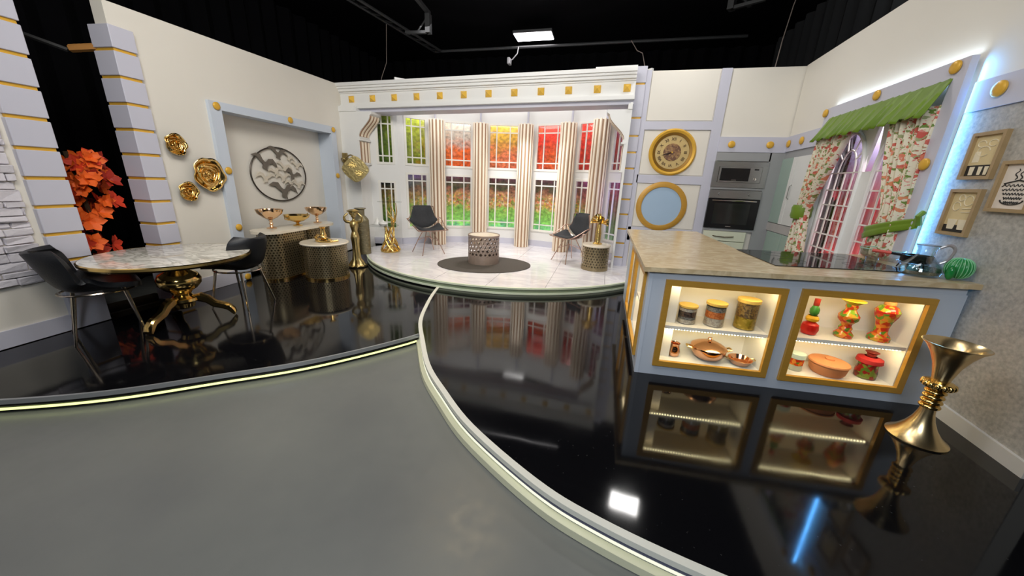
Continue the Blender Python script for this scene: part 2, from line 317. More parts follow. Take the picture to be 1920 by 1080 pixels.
def garden_red():
    m, t, b, N, L = nt('red_flower_print'); b.inputs['Roughness'].default_value = .6
    tc = N.new('ShaderNodeTexCoord'); v = N.new('ShaderNodeTexVoronoi'); v.inputs['Scale'].default_value = 7; v.feature = 'SMOOTH_F1'
    nz = N.new('ShaderNodeTexNoise'); nz.inputs['Scale'].default_value = 9; nz.inputs['Detail'].default_value = 5; L.new(tc.outputs['Object'], nz.inputs['Vector'])
    ad = N.new('ShaderNodeMix'); ad.data_type = 'RGBA'; ad.blend_type = 'ADD'; ad.inputs[0].default_value = .25; L.new(tc.outputs['Object'], ad.inputs[6]); L.new(nz.outputs['Color'], ad.inputs[7]); L.new(ad.outputs[2], v.inputs['Vector'])
    sep = N.new('ShaderNodeSeparateXYZ'); L.new(tc.outputs['Object'], sep.inputs[0])
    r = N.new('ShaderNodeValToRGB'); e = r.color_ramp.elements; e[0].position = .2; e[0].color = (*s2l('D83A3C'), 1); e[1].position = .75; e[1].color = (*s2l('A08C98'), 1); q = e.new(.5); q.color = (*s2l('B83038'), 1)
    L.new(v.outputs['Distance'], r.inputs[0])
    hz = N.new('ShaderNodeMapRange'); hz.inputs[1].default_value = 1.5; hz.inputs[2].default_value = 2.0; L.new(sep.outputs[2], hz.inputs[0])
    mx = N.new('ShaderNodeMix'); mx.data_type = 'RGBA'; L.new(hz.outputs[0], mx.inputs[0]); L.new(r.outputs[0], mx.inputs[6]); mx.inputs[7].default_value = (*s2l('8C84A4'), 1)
    L.new(mx.outputs[2], b.inputs['Base Color']); return m
REDP = garden_red()
def stone_mat():
    return mat('white_ledgestone', s2l('D9D5DC'), .8, var=.12, scale=9, bump=.8, bscale=22)
STONE = stone_mat()
PETALS = [mat('orange_petal', s2l('E8641C'), .6, var=.2, scale=20), mat('vermilion_petal', s2l('C8381A'), .6, var=.2, scale=20), mat('dark_red_petal', s2l('A02818'), .6, var=.2, scale=20)]

# ------------------------------------------------------------------ mesh building helpers
class MB:
    def __init__(s): s.b = bmesh.new()
    def box(s, x0, x1, y0, y1, z0, z1, bev=0, M=None):
        vs_ = [s.b.verts.new((x, y, z)) for z in (z0, z1) for y in (y0, y1) for x in (x0, x1)]
        if M is not None:
            for v in vs_: v.co = M @ v.co
        f = [(0, 2, 3, 1), (4, 5, 7, 6), (0, 1, 5, 4), (2, 6, 7, 3), (0, 4, 6, 2), (1, 3, 7, 5)]
        fs = [s.b.faces.new([vs_[i] for i in q]) for q in f]
        if bev:
            es = list({e for q in fs for e in q.edges})
            bmesh.ops.bevel(s.b, geom=es, offset=bev, segments=1, profile=.5, affect='EDGES')
        return s
    def grid(s, P, close_u=False, close_v=False):
        """P[i][j] points"""
        V = [[s.b.verts.new(p) for p in row] for row in P]; n, m_ = len(V), len(V[0])
        for i in range(n if close_u else n-1):
            for j in range(m_ if close_v else m_-1):
                a, b_, c, d = V[i][j], V[(i+1) % n][j], V[(i+1) % n][(j+1) % m_], V[i][(j+1) % m_]
                try: s.b.faces.new((a, b_, c, d))
                except ValueError: pass
        return V
    def lathe(s, prof, seg=24, c=(0, 0, 0), M=None, caps=True):
        P = []
        for r, z in prof:
            r = max(r, 1e-4)
            row = [Vector((c[0]+r*math.cos(2*PI*k/seg), c[1]+r*math.sin(2*PI*k/seg), c[2]+z)) for k in range(seg)]
            if M is not None: row = [M @ p for p in row]
            P.append(row)
        V = s.grid(P, close_v=True)
        if caps:
            for row, rv in ((V[0], True), (V[-1], False)):
                try: s.b.faces.new(row[::-1] if rv else row)
                except ValueError: pass
        return s
    def tube(s, pts, r, seg=8, closed=False):
        pts = [Vector(p) for p in pts]; n = len(pts); P = []
        rr = r if isinstance(r, (list, tuple)) else [r]*n
        ref = None
        for i in range(n):
            a = pts[(i-1) % n] if (i or closed) else pts[0]; c = pts[(i+1) % n] if (i < n-1 or closed) else pts[-1]
            d = (c-a).normalized()
            if ref is None: ref = d.orthogonal().normalized()
            ref = (ref - d*ref.dot(d))
            if ref.length < 1e-5: ref = d.orthogonal()
            ref.normalize(); q = d.cross(ref)
            P.append([pts[i]+rr[i]*(math.cos(2*PI*k/seg)*ref+math.sin(2*PI*k/seg)*q) for k in range(seg)])
        V = s.grid(P, close_u=closed, close_v=True)
        if not closed: s.b.faces.new(V[0][::-1]); s.b.faces.new(V[-1])
        return s
    def prism(s, pts, a0, a1, axis='z'):
        f = {'z': lambda p, h: (p[0], p[1], h), 'y': lambda p, h: (p[0], h, p[1]), 'x': lambda p, h: (h, p[0], p[1])}[axis]
        lo = [s.b.verts.new(f(p, a0)) for p in pts]; hi = [s.b.verts.new(f(p, a1)) for p in pts]; n = len(pts)
        s.b.faces.new(lo[::-1]); s.b.faces.new(hi)
        for i in range(n): s.b.faces.new((lo[i], lo[(i+1) % n], hi[(i+1) % n], hi[i]))
        return s
    def ball(s, c, r, sx=1, sy=1, sz=1, seg=12, rings=8):
        prof = [(r*math.sin(PI*i/rings), -r*math.cos(PI*i/rings)) for i in range(rings+1)]
        M = Matrix.Translation(Vector(c)) @ Matrix.Diagonal((sx, sy, sz, 1))
        return s.lathe(prof, seg, M=M)
    def build(s, name, material, parent=None, smooth=True, ang=35, loc=None, rot=None, M=None):
        bmesh.ops.recalc_face_normals(s.b, faces=s.b.faces)
        me = bpy.data.meshes.new(name); s.b.to_mesh(me); s.b.free()
        if smooth:
            me.polygons.foreach_set('use_smooth', [True]*len(me.polygons)); me.set_sharp_from_angle(angle=math.radians(ang))
        me.materials.append(material)
        o = bpy.data.objects.new(name, me); C.objects.link(o)
        if parent: o.parent = parent
        if loc is not None: o.location = loc
        if rot is not None: o.rotation_euler = rot
        if M is not None: o.matrix_world = M
        return o
def tag(o, label=None, cat=None, group=None, kind=None):
    if label: o['label'] = label
    if cat: o['category'] = cat
    if group: o['group'] = group
    if kind: o['kind'] = kind
    return o
def thing(name, label, cat, loc=(0, 0, 0), rotz=0, group=None):
    o = bpy.data.objects.new(name, None); C.objects.link(o); o.location = loc; o.rotation_euler = (0, 0, rotz); o.empty_display_size = .1
    return tag(o, label, cat, group)
def setting(name, label=None, loc=(0, 0, 0), rotz=0):
    o = bpy.data.objects.new(name, None); C.objects.link(o); o.location = loc; o.rotation_euler = (0, 0, rotz); o.empty_display_size = .1
    return tag(o, label, kind='structure')
def copy(o, parent=None, name=None):
    c = o.copy(); C.objects.link(c); c.parent = parent
    for ch in o.children: copy(ch, c)
    return c
def box(name, material, parent, x0, x1, y0, y1, z0, z1, bev=0, **k):
    return MB().box(x0, x1, y0, y1, z0, z1, bev).build(name, material, parent, smooth=False, **k)
def onwall(F, u, off, z): return dict(loc=F.w(u, off, z), rotz=F.ang)
def cat_rom(P, n=8):
    P = [Vector((*p, 0)) if len(p) == 2 else Vector(p) for p in P]; out = []
    Q = [2*P[0]-P[1]]+P+[2*P[-1]-P[-2]]
    for i in range(1, len(Q)-2):
        for k in range(n):
            t = k/n; a, b_, c, d = Q[i-1:i+3]
            out.append(.5*((2*b_)+(c-a)*t+(2*a-5*b_+4*c-d)*t*t+(3*b_-a-3*c+d)*t**3))
    out.append(P[-1]); return out
def ring_frame(mb, x0, x1, z0, z1, wd, y0, y1):
    """mitred rectangular frame, outer x0..x1 z0..z1"""
    o = [(x0, z0), (x1, z0), (x1, z1), (x0, z1)]; i = [(x0+wd, z0+wd), (x1-wd, z0+wd), (x1-wd, z1-wd), (x0+wd, z1-wd)]
    for k in range(4):
        j = (k+1) % 4; mb.prism([o[k], o[j], i[j], i[k]], y0, y1, 'y')
    return mb
def disc_knob(parent, x, z, r=.045, y=-.05, name='gold_knob'):
    M = Matrix.Translation((x, y, z)) @ Matrix.Rotation(PI/2, 4, 'X')
    return MB().lathe([(r*.75, 0), (r, .006), (r, .018), (r*.82, .026), (r*.4, .03), (0, .031)], 20, M=M).build(name, GOLDP, parent)
ZP = .12      # top of the black platforms
ZS = .22      # top of the white stage

# ------------------------------------------------------------------ big structure: studio shell
o = MB().box(-8, 6, -4, 11, -.1, 0).build('floor', GREYF, smooth=False); tag(o, 'worn grey painted studio floor between the black platforms', kind='structure')
o = MB().box(-8, 6, -4, 11, 4.75, 4.85).build('ceiling', DRAPE, smooth=False); tag(o, kind='structure')
def drape(name, x0, y0, x1, y1, z1=4.75, amp=.06, wl=.35, m_=None):
    n = int(math.hypot(x1-x0, y1-y0)/wl*6); L_ = math.hypot(x1-x0, y1-y0); dx, dy = (x1-x0)/L_, (y1-y0)/L_
    P = []
    for i in range(n+1):
        t = i/n*L_; a = amp*math.sin(2*PI*t/wl+.6*math.sin(t*3))
        P.append([(x0+dx*t-dy*a, y0+dy*t+dx*a, z) for z in (0, z1)])
    mb = MB(); mb.grid(P); o = mb.build(name, m_ or DRAPE); tag(o, kind='structure'); return o
drape('wall_back_drape', -7.5, 10.2, 5, 10.2)
drape('wall_left_drape', -6.6, 10.2, -6.6, -2)
drape('wall_right_drape', 3.25, 10, 3.25, -2, m_=mat('lit_black_drape', (.02, .021, .022), .9, spec=.1))  # black drape in a lighter colour, standing for the lamp's glow on it
drape('wall_front_drape', -7, -3.5, 5, -3.5)

# ------------------------------------------------------------------ platforms
EL = cat_rom([(-5.6, .45), (-4.9, .66), (-4.3, .86), (-3.70, 1.11), (-3.2, 1.38), (-2.74, 1.745), (-2.2, 2.217), (-1.65, 2.955), (-1.3, 3.7)], 6)
ER = cat_rom([(-2.30, 5.2), (-2.24, 4.72), (-2.13, 4.2), (-1.99, 3.72), (-1.80, 3.2), (-1.54, 2.76), (-1.27, 2.35), (-.99, 2.05), (-.67, 1.753), (-.2, 1.446), (.127, 1.309), (.569, 1.198), (1.1, 1.12), (1.8, 1.08), (2.75, 1.05)], 6)
EL = [p for p in EL if p.y < 2.90]+[Vector((-1.672, 2.93, 0))]
ERB = [(p.x-.012, p.y) for p in ER if p.y > 2.93][::-1]
def platform(name, label, edge, rest, z, edge_r=None):
    t = thing(name, label, 'platform')
    pts = [(p.x, p.y) for p in edge]+rest
    mb = MB(); lo = [mb.b.verts.new((*p, .012)) for p in pts]; hi = [mb.b.verts.new((*p, z)) for p in pts]
    mb.b.faces.new(hi); n = len(pts)
    for i in range(n): mb.b.faces.new((lo[i], lo[(i+1) % n], hi[(i+1) % n], hi[i]))
    mb.build('deck', GLOSS, t, smooth=False)
    return t
def sweep(edge, prof, side=1):
    """profile (out, z) swept along a level curve; out is measured away from the deck"""
    P = []
    for i, p in enumerate(edge):
        a = edge[max(0, i-1)]; c = edge[min(len(edge)-1, i+1)]; d = (c-a); d.z = 0; d.normalize(); nrm = Vector((d.y, -d.x, 0))*side
        P.append([(p.x+nrm.x*q[0], p.y+nrm.y*q[0], q[1]) for q in prof])
    mb = MB(); V = mb.grid(P, close_v=True); mb.b.faces.new(V[0]); mb.b.faces.new(V[-1][::-1]); return mb
RIMW = mat('white_edge_profile', s2l('DCDCD2'), .35, var=.05)
RIMG = mat('aluminium_edge_profile', s2l('A9ACB0'), .3, .5, var=.05)
BLUEG = mat('blue_grey_riser', s2l('3C4060'), .4, var=.1)
pl = platform('platform', 'glossy black platform under the round table with a glowing yellow-green edge', EL, ERB+[(-2.312, 6.3), (-4.98, 6.3), (-4.96, 5.0), (-4.6, .9), (-5.6, .9)], .105)
sweep(EL, [(0, .108), (.018, .108), (.018, .075), (0, .075)], 1).build('edge_strip', RIMG, pl)
sweep(EL, [(.003, .028), (.012, .028), (.012, .042), (.003, .042)], 1).build('led_strip', LEDY, pl)
pr = platform('platform', 'glossy black platform under the kitchen island with a stepped white edge', ER, [(2.75, 6.75), (-2.30, 6.75)], ZP)
sweep(ER, [(-.028, .128), (.012, .128), (.012, .098), (-.028, .098)], 1).build('edge_strip', RIMW, pr)
sweep(ER, [(.001, .098), (.004, .098), (.004, .04), (.001, .04)], 1).build('riser', BLUEG, pr)
sweep(ER, [(.0, .050), (.040, .042), (.045, .006), (.0, .006)], 1).build('lower_edge_strip', mat('cream_lower_profile', s2l('D8D8BC'), .35, .2, var=.05), pr)
sweep(ER, [(.004, .060), (.010, .060), (.010, .072), (.004, .072)], 1).build('led_strip', mat('dim_led', (1, 1, .8), emit=(1, 1, .75), es=.8), pr)

# white marble stage: lens shaped, tiled
C1, R1, C2, R2 = Vector((-1.8, 7.35)), 2.95, Vector((-1.85, 5.1)), 2.93
def lens(n=60, r1=R1, r2=R2):
    pts = []
    for k in range(720):
        a = 2*PI*k/720; p = C1+r1*Vector((math.cos(a), math.sin(a)))
        if (p-C2).length <= r2 and p.y < 6.9: pts.append((math.atan2(p.y-6.3, p.x+1.8), p))
        p = C2+r2*Vector((math.cos(a), math.sin(a)))
        if (p-C1).length <= r1 and p.y > 5.6: pts.append((math.atan2(p.y-6.3, p.x+1.8), p))
    pts.sort(key=lambda q: q[0]); pts = [p for _, p in pts]
    return pts[::5]
LENS = lens()
def clip(poly, x0, x1, y0, y1):
    for ax, v, sg in ((0, x0, 1), (0, x1, -1), (1, y0, 1), (1, y1, -1)):
        out = []
        for i in range(len(poly)):
            a, b_ = poly[i-1], poly[i]; da, db = sg*(a[ax]-v), sg*(b_[ax]-v)
            if (da >= 0) != (db >= 0):
                t = da/(da-db); out.append((a[0]+(b_[0]-a[0])*t, a[1]+(b_[1]-a[1])*t))
            if db >= 0: out.append(tuple(b_))
        poly = out
        if len(poly) < 3: return []
    return poly
st = thing('stage', 'white marble tiled curved stage in front of the bay windows', 'stage')
MB().prism([(p.x, p.y) for p in LENS], ZP+.003, ZS-.014).build('plinth', mat('grout_grey', s2l('B8B6BA'), .6), st, smooth=False)
arc = [Vector((C1.x+R1*math.cos(a), C1.y+R1*math.sin(a), 0)) for a in np.linspace(math.radians(203), math.radians(338), 60)]
sweep(arc, [(-.012, ZS+.001), (.022, ZS+.001), (.022, ZS-.022), (-.012, ZS-.022)], 1).build('edge_strip', mat('pale_green_edge', s2l('DDE6CC'), .3, 0), st)
sweep(arc, [(.001, ZS-.022), (.006, ZS-.022), (.006, ZP+.03), (.001, ZP+.03)], 1).build('riser', mat('olive_riser', s2l('8A967C'), .4), st)
sweep(arc, [(.0, ZP+.03), (.020, ZP+.028), (.020, ZP+.003), (.0, ZP+.003)], 1).build('lower_edge_strip', mat('pale_green_edge', s2l('C9D3B8')), st)
LP = [(p.x, p.y) for p in lens(r1=R1-.014, r2=R2)]
TS = .80
for i in range(-7, 3):
    for j in range(5, 12):
        x0, y0 = i*TS+.13, j*TS+.22
        if i % 2: pass
        q = clip(LP, x0+.003, x0+TS-.003, y0+.003, y0+TS-.003)
        if len(q) >= 3: MB().prism(q, ZS-.014, ZS-random.uniform(0, .0008)).build('tile', MARBT, st, smooth=False)

# ------------------------------------------------------------------ bay with windows round a curve
BC = Vector((-1.85, 5.1)); BR = 2.86
def bpos(deg, r, z=0): a = math.radians(deg); return Vector((BC.x+r*math.sin(a), BC.y+r*math.cos(a), z))
PAN = [(-71, -53.5, -65, -56), (-53.5, -38, -50.3, -42), (-38, -18.5, -33.8, -22.6), (-18.5, 2.4, -14.6, -2.2), (2.4, 22.5, 6.4, 18.9), (22.5, 39.5, 25.4, 35.2), (39.5, 54.5, 41.3, 50.3)]
UP = (1.885, 2.765); LO = (.585, 1.68)
MULW = mat('white_window_bars', s2l('F0EEE6'), .4, var=.02)
for k, (a0, a1, w0, w1) in enumerate(PAN):
    p0, p1 = bpos(a0, BR/math.cos(math.radians((a1-a0)/2))), bpos(a1, BR/math.cos(math.radians((a1-a0)/2)))
    if k == 0: p0 = Vector((-4.72, 6.62, 0)); p1 = bpos(-53.5, BR/math.cos(math.radians(15.5/2)))
    d = (p1-p0); L_ = d.length; ang = math.atan2(d.y, d.x)
    u0 = BR*math.tan(math.radians(w0-(a0+a1)/2))+L_/2; u1 = BR*math.tan(math.radians(w1-(a0+a1)/2))+L_/2
    if k == 0: u0, u1 = .185, .475
    LO = (.585, 1.68) if k else (.56, 1.50)
    t = setting('wall_back_bay', None, (p0.x, p0.y, 0), ang)
    mb = MB()
    for x0, x1, z0, z1 in ((0, L_, ZS, LO[0]), (0, u0, LO[0], UP[1]), (u1, L_, LO[0], UP[1]), (u0, u1, LO[1], UP[0]), (0, L_, UP[1], 3.2 if k == 0 else 3.45)): mb.box(x0, x1, 0, .05, z0, z1)
    mb.build('wall_panel', WHITE2, t, smooth=False)
    box('baseboard', LILAC, t, 0, L_, -.018, 0, ZS, ZS+.13)
    for nm, (z0, z1) in (('upper', UP), ('lower', LO)):
        wn = setting('window_%d' % (k+1 if nm == 'upper' else k+8), None, (p0.x, p0.y, 0), ang)
        ring_frame(MB(), u0-.035, u1+.035, z0-.035, z1+.035, .045, -.015, .03).build('window_frame', MULW, wn, smooth=False)
        W = u1-u0; vb = (.25, .72) if W > .5 else (.3, .75)
        hb = (z1-.15*(1 if nm == 'upper' else 1), z0+(.13 if nm == 'upper' else .20))
        cols = [u0, *[u0+W*f for f in vb], u1]; rows = [z0, hb[1], hb[0], z1]
        if nm == 'lower': rows[1:3] = [z0+.12, z1-.13]
        for c in cols[1:3]: box('mullion', MULW, wn, c-.012, c+.012, .0, .022, z0, z1)
        for r_ in rows[1:3]: box('mullion', MULW, wn, u0, u1, .002, .020, r_-.012, r_+.012)
        for i in range(3):
            for j in range(3): box('pane', PANE, wn, cols[i]+.012, cols[i+1]-.012, .010, .013, rows[j]+.012, rows[j+1]-.012)
# printed cloth behind the windows
P = []; mb = MB(); uvl = None
degs = np.linspace(-65, 54, 48)
def mpos(dg, z):
    if dg >= -52: return bpos(dg, 3.12, z)
    a = bpos(-52, 3.12, z); return a.lerp(Vector((-4.95, 6.83, z)), (-52-dg)/13)
MUV = {}
for dg in degs: P.append([mpos(dg, z) for z in (.25, 1.2, 2.1, 3.0)])
V = mb.grid(P); uvl = mb.b.loops.layers.uv.new('UVMap'); mb.b.verts.index_update()
for f in mb.b.faces:
    for l in f.loops:
        q = l.vert.co; l[uvl].uv = ((degs[l.vert.index//4]+75)/140, q.z/3)
o = mb.build('backdrop_print', MURAL); tag(o, kind='structure')
# unseen white lights added between glass wall and printed cloth to light the print
for dg, e in ((-45, 6), (-27, 7), (-8, 7), (12, 7), (30, 6), (46, 5)):
    a, b_ = bpos(dg, 2.95, 2.95), bpos(dg, 3.12, 1.5)
    l = area('mural_fill', a, b_, .75, .04, e, (1, .97, .9)); l.rotation_euler[2] = l.rotation_euler[2]
    a, b_ = bpos(dg, 2.97, .38), bpos(dg, 3.12, 1.2); area('mural_fill', a, b_, .75, .04, e*.8, (1, .98, .92))
for dg in (-45, -27, -8, 12, 30, 46):
    a, b_ = bpos(dg, 2.99, 1.80), bpos(dg, 3.12, 1.62); area('violet_led', a, b_, .6, .02, 1.6, (.45, .35, 1))
area('violet_led', bpos(50, 2.6, 1.1), bpos(50, 2.9, 1.2), .1, .8, 3, (.5, .4, 1))

def column(deg):
    p = bpos(deg, 2.64); t = thing('fluted_column', None, 'column', (p.x, p.y, ZS), math.radians(-deg), 'cream and tan fluted columns in front of the bay windows')
    MB().lathe([(.150, 0), (.150, 2.52)], 40).build('shaft', TAN, t)
    mb = MB(); n = 12
    for k in range(n):
        a = 2*PI*k/n; wd = .046
        prof = [(-wd*.5, 0), (-wd*.36, .010), (0, .016), (wd*.36, .010), (wd*.5, 0)]
        P = []
        for z in (0.002, 2.535):
            P.append([(math.cos(a)*(.147+q[1])-math.sin(a)*q[0], math.sin(a)*(.147+q[1])+math.cos(a)*q[0], z) for q in prof])
        V = mb.grid(P); mb.b.faces.new(V[1]); mb.b.faces.new(V[0][::-1])
    tag(mb.build('ribs', CREAM, t), kind='stuff')
    MB().lathe([(.02, 2.52), (.02, 3.1)], 12, c=(.0, .12, 0)).build('support_pole', LILAC, t)
    return t
names = ['cream and tan fluted column just right of the wire chair on the left of the stage', 'fluted column behind the pierced drum table on the rug', 'fluted column standing right of the rug, at the middle right of the bay', 'fluted column behind the empty seat front of the right wire chair', 'fluted column next to the right corbel, behind the golden trumpet ornament']
for dg, lb in zip((-38.3, -18.5, 2.5, 22.6, 38.8), names): tag(column(dg), lb)

# piers, corbels, beam and cornice of the bay opening
def pier(side):
    s_ = setting('wall_back_pier')
    if side < 0: x0, x1 = -5.16, -4.72
    else: x0, x1 = .225, .26
    MB().box(x0, x1, 6.3, 6.62, ZP, 2.86).build('pier_face', WHITE2, s_, smooth=False)
    MB().box(x0-(.0 if side < 0 else .03), x1+(.03 if side < 0 else 0), 6.28, 6.64, 2.76, 2.84).build('pier_capital', WHITE2, s_, smooth=False)
    if side < 0: box('baseboard', LILAC, s_, x0, x1+.015, 6.285, 6.3, ZP, ZP+.22)
pier(-1); pier(1)
def corbel(x, sgn, lb):
    t = thing('corbel', lb, 'corbel', (x, 6.3, 0), 0)
    prof = [(0, 1.84)]; n = 14
    prof += [(sgn*.035, 1.84), (sgn*.03, 2.26), (sgn*.06, 2.30)]
    for k in range(n+1):
        t_ = k/n; prof.append((sgn*(.035+.26*(t_*t_*(3-2*t_))), 2.33+.36*t_))
    prof += [(sgn*.34, 2.72), (sgn*.34, 2.76), (0, 2.76)]
    MB().prism(prof, 0, .30, 'y').build('bracket_body', WHITE2, t, ang=30)
    MB().box(min(0, sgn*.075), max(0, sgn*.075), -.01, .31, 2.255, 2.285).build('moulding', WHITE2, t, smooth=False)
    MB().box(min(0, sgn*.06), max(0, sgn*.06), -.01, .31, 1.825, 1.85).build('moulding', WHITE2, t, smooth=False)
    for y in (.02, .115, .21):
        for nm, m_, dy, wd, o_ in (('stripe', TAN, 0, .045, .006), ('stripe', CREAM, .045, .05, .014)):
            P = []
            for z, k in [(1.86+.38*i/4, 0) for i in range(5)]: P.append((sgn*.033, z))
            q = [P, [(sgn*(.035+.26*((i/n)**2*(3-2*i/n))), 2.33+.36*i/n) for i in range(n+1)]]
            mb = MB()
            for seg in q:
                G = [[(a+sgn*d, y+yy, z) for d, yy in ((0, dy), (o_, dy+.004), (o_, dy+wd-.004), (0, dy+wd))] for a, z in seg]
                mb.grid(G)
            mb.build(nm, m_, t)
    return t
corbel(-4.72, 1, 'striped scroll corbel above the hanging gold lantern on the left pier')
corbel(.225, -1, 'white scroll corbel on the right side of the bay opening')
# cornice, tipped slightly like the real flat
cn = thing('cornice', 'long white moulded cornice with a row of golden pyramid studs over the bay', 'cornice', (-2.35, 6.42, 3.0)); cn.rotation_euler = (0, -.019, 0)
X0, X1 = -2.75, 2.62
for z0, z1, y in ((-.14, -.085, -.10), (-.085, -.06, -.06), (-.06, .155, -.03), (.13, .155, -.05), (.155, .20, -.09), (.20, .235, -.12), (.235, .29, -.15)):
    box('moulding' if y != -.03 else 'frieze', WHITE2, cn, X0, X1, y, .10, z0, z1)
box('soffit_beam', LILAC, cn, X0, X1, -.02, .34, -.20, -.14)
box('top_lath', WHITE2, cn, 2.0, X1, -.13, -.05, .29, .315)
for k in range(12):
    x = -4.842+2.35+k*.4535
    mb = MB(); s_ = .054
    b4 = [mb.b.verts.new(v) for v in ((x-s_, -.03, .0-s_), (x+s_, -.03, -s_), (x+s_, -.03, s_), (x-s_, -.03, s_))]
    m4 = [mb.b.verts.new(v) for v in ((x-s_, -.045, -s_), (x+s_, -.045, -s_), (x+s_, -.045, s_), (x-s_, -.045, s_))]
    ap = mb.b.verts.new((x, -.115, 0)); mb.b.faces.new(b4)
    for i in range(4):
        j = (i+1) % 4; mb.b.faces.new((b4[i], b4[j], m4[j], m4[i])); mb.b.faces.new((m4[i], m4[j], ap))
    for v in mb.b.verts: v.co.z += .03
    mb.build('pyramid_stud', mat('bright_gold_stud_paint', s2l('F2C24C'), .35, 0, var=.04), cn, smooth=False)

# ------------------------------------------------------------------ left walls
def on(F, name): 
    return setting(name, None, F.w(0, 0), F.ang)
wl = on(LW, 'wall_left')
zt = lambda s: 3.055+.035*s
mb = MB()
def wall_piece(mb, s0, s1, z0, z1, y0=0, y1=.14):
    if z1 is None: mb.prism([(s0, z0), (s1, z0), (s1, zt(s1)), (s0, zt(s0))], y0, y1, 'y')
    else: mb.box(s0, s1, y0, y1, z0, z1)
wall_piece(mb, 1.56, 2.50, ZP-.015, None); wall_piece(mb, 2.50, 4.72, 2.36, None); wall_piece(mb, 4.72, 5.32, ZP-.015, None)
mb.build('wall_panel', WHITE, wl, smooth=False)
MB().box(2.40, 4.82, .26, .32, ZP-.01, 2.45).build('alcove_back', WHITE, wl, smooth=False)
MB().box(2.50, 2.52, .0, .26, ZP, 2.36).box(4.70, 4.72, .0, .26, ZP, 2.36).box(2.52, 4.70, .0, .26, 2.34, 2.36).build('alcove_reveal', LILAC2, wl, smooth=False)
box('baseboard', LILAC, wl, 1.73, 2.38, -.02, 0, ZP-.015, ZP+.16)
tr = setting('trim_2', 'pale lilac frame with gold knobs round the alcove', LW.w(0, 0), LW.ang)
MB().prism([(2.40, ZP-.01), (2.555, ZP-.01), (2.555, 2.33), (4.665, 2.33), (4.665, ZP-.01), (4.80, ZP-.01), (4.80, 2.455), (2.40, 2.425)], -.045, 0, 'y').build('architrave', LILAC2, tr, smooth=False)
for x, z in ((2.485, 2.37), (3.69, 2.40), (4.72, 2.40), (2.49, 1.60), (2.49, .86), (2.49, .16), (4.72, 1.59)): disc_knob(tr, x, z, .045, -.045)
# front piece of the left wall with the stone panel
wf = on(LW, 'wall_left_front')
MB().prism([(-1.3, ZP-.015), (.90, ZP-.015), (.90, 3.06), (-1.3, 3.0)], 0, .14, 'y').build('wall_panel', WHITE, wf, smooth=False)
box('baseboard', LILAC, wf, -1.3, .66, -.02, 0, ZP-.015, ZP+.13)
z = .60; random.seed(3)
while z < 1.87:
    h = random.choice((.05, .065, .08, .095)); h = min(h, 1.89-z); x = -.75-random.uniform(0, .2)
    while x < .60:
        ln = random.uniform(.14, .36); x1 = min(x+ln, random.uniform(.60, .63)) if x+ln > .56 else x+ln
        d = random.uniform(.015, .045)
        mb = MB().box(x+.003, x1-.003, -d, .0, z+.003, z+h-.003, .007)
        for v in mb.b.verts:
            if v.co.y < -.005: v.co.y += random.uniform(-.008, .008); v.co.z += random.uniform(-.004, .004)
        mb.build('stone', STONE, wf, smooth=False); x = x1
        if x1 >= .6: break
    z += h
def quoin(parent, s0, s1, z0, gaps, ztop, depth, y0=-.045, side=None, irregular=None):
    zz = [z0]+list(gaps)+[ztop]
    for a, b_ in zip(zz[:-1], zz[1:]):
        lo = a+(.014 if a != z0 else 0); hi = b_-(.014 if b_ != ztop else 0)
        MB().box(s0, s1, y0, depth, lo, hi, .004).build('quoin_block', LILAC, parent, smooth=False)
    for g in gaps: MB().box(s0+.012, s1-.012, y0+.016, depth-.004, g-.014, g+.014).build('gold_strip', GOLDP, parent, smooth=False)
quoin(wf, .665, .925, ZP-.01, [.275+.24*k+.0*k for k in range(1, 11)], 3.0, .17)
quoin(wl, 1.53, 1.74, ZP-.01, [.28+.241*k for k in range(0, 11)], 2.90, .20)

# ------------------------------------------------------------------ back kitchen wall
wb = setting('wall_back', None, (0, 6.6, 0), 0)
MB().box(.26, 2.66, .02, .12, ZP, 3.365).build('wall_panel', WHITE, wb, smooth=False)
for x0, x1, z0, z1 in ((.42, .50, ZP, 3.37), (1.50, 1.64, ZP, 3.365), (.50, 1.50, 2.51, 2.635), (.48, 1.50, 1.68, 1.81), (.45, 1.50, .70, .935)):
    MB().box(x0, x1, -.01, .02, z0, z1).build('stile', LILAC, wb, smooth=False)
MB().box(1.64, 2.62, -.03, .02, 2.19, 2.41).build('stile', LILAC, wb, smooth=False)
for x in (1.817, 2.347): disc_knob(wb, x, 2.30, .05, -.03)
for k, (x0, x1, z0, z1) in enumerate(((.50, 1.50, 2.635, 3.36), (.50, 1.50, 1.81, 2.51), (.50, 1.50, .935, 1.68))):
    MB().box(x0+.012, x1-.012, .004, .02, z0+.012, z1-.012, .003).build('inset_panel', WHITE, wb, smooth=False)
gaps = [.38+.2535*k for k in range(9)]
quoin(wb, .225, .425, ZP, gaps+[2.68, 3.174], 3.42, .02)

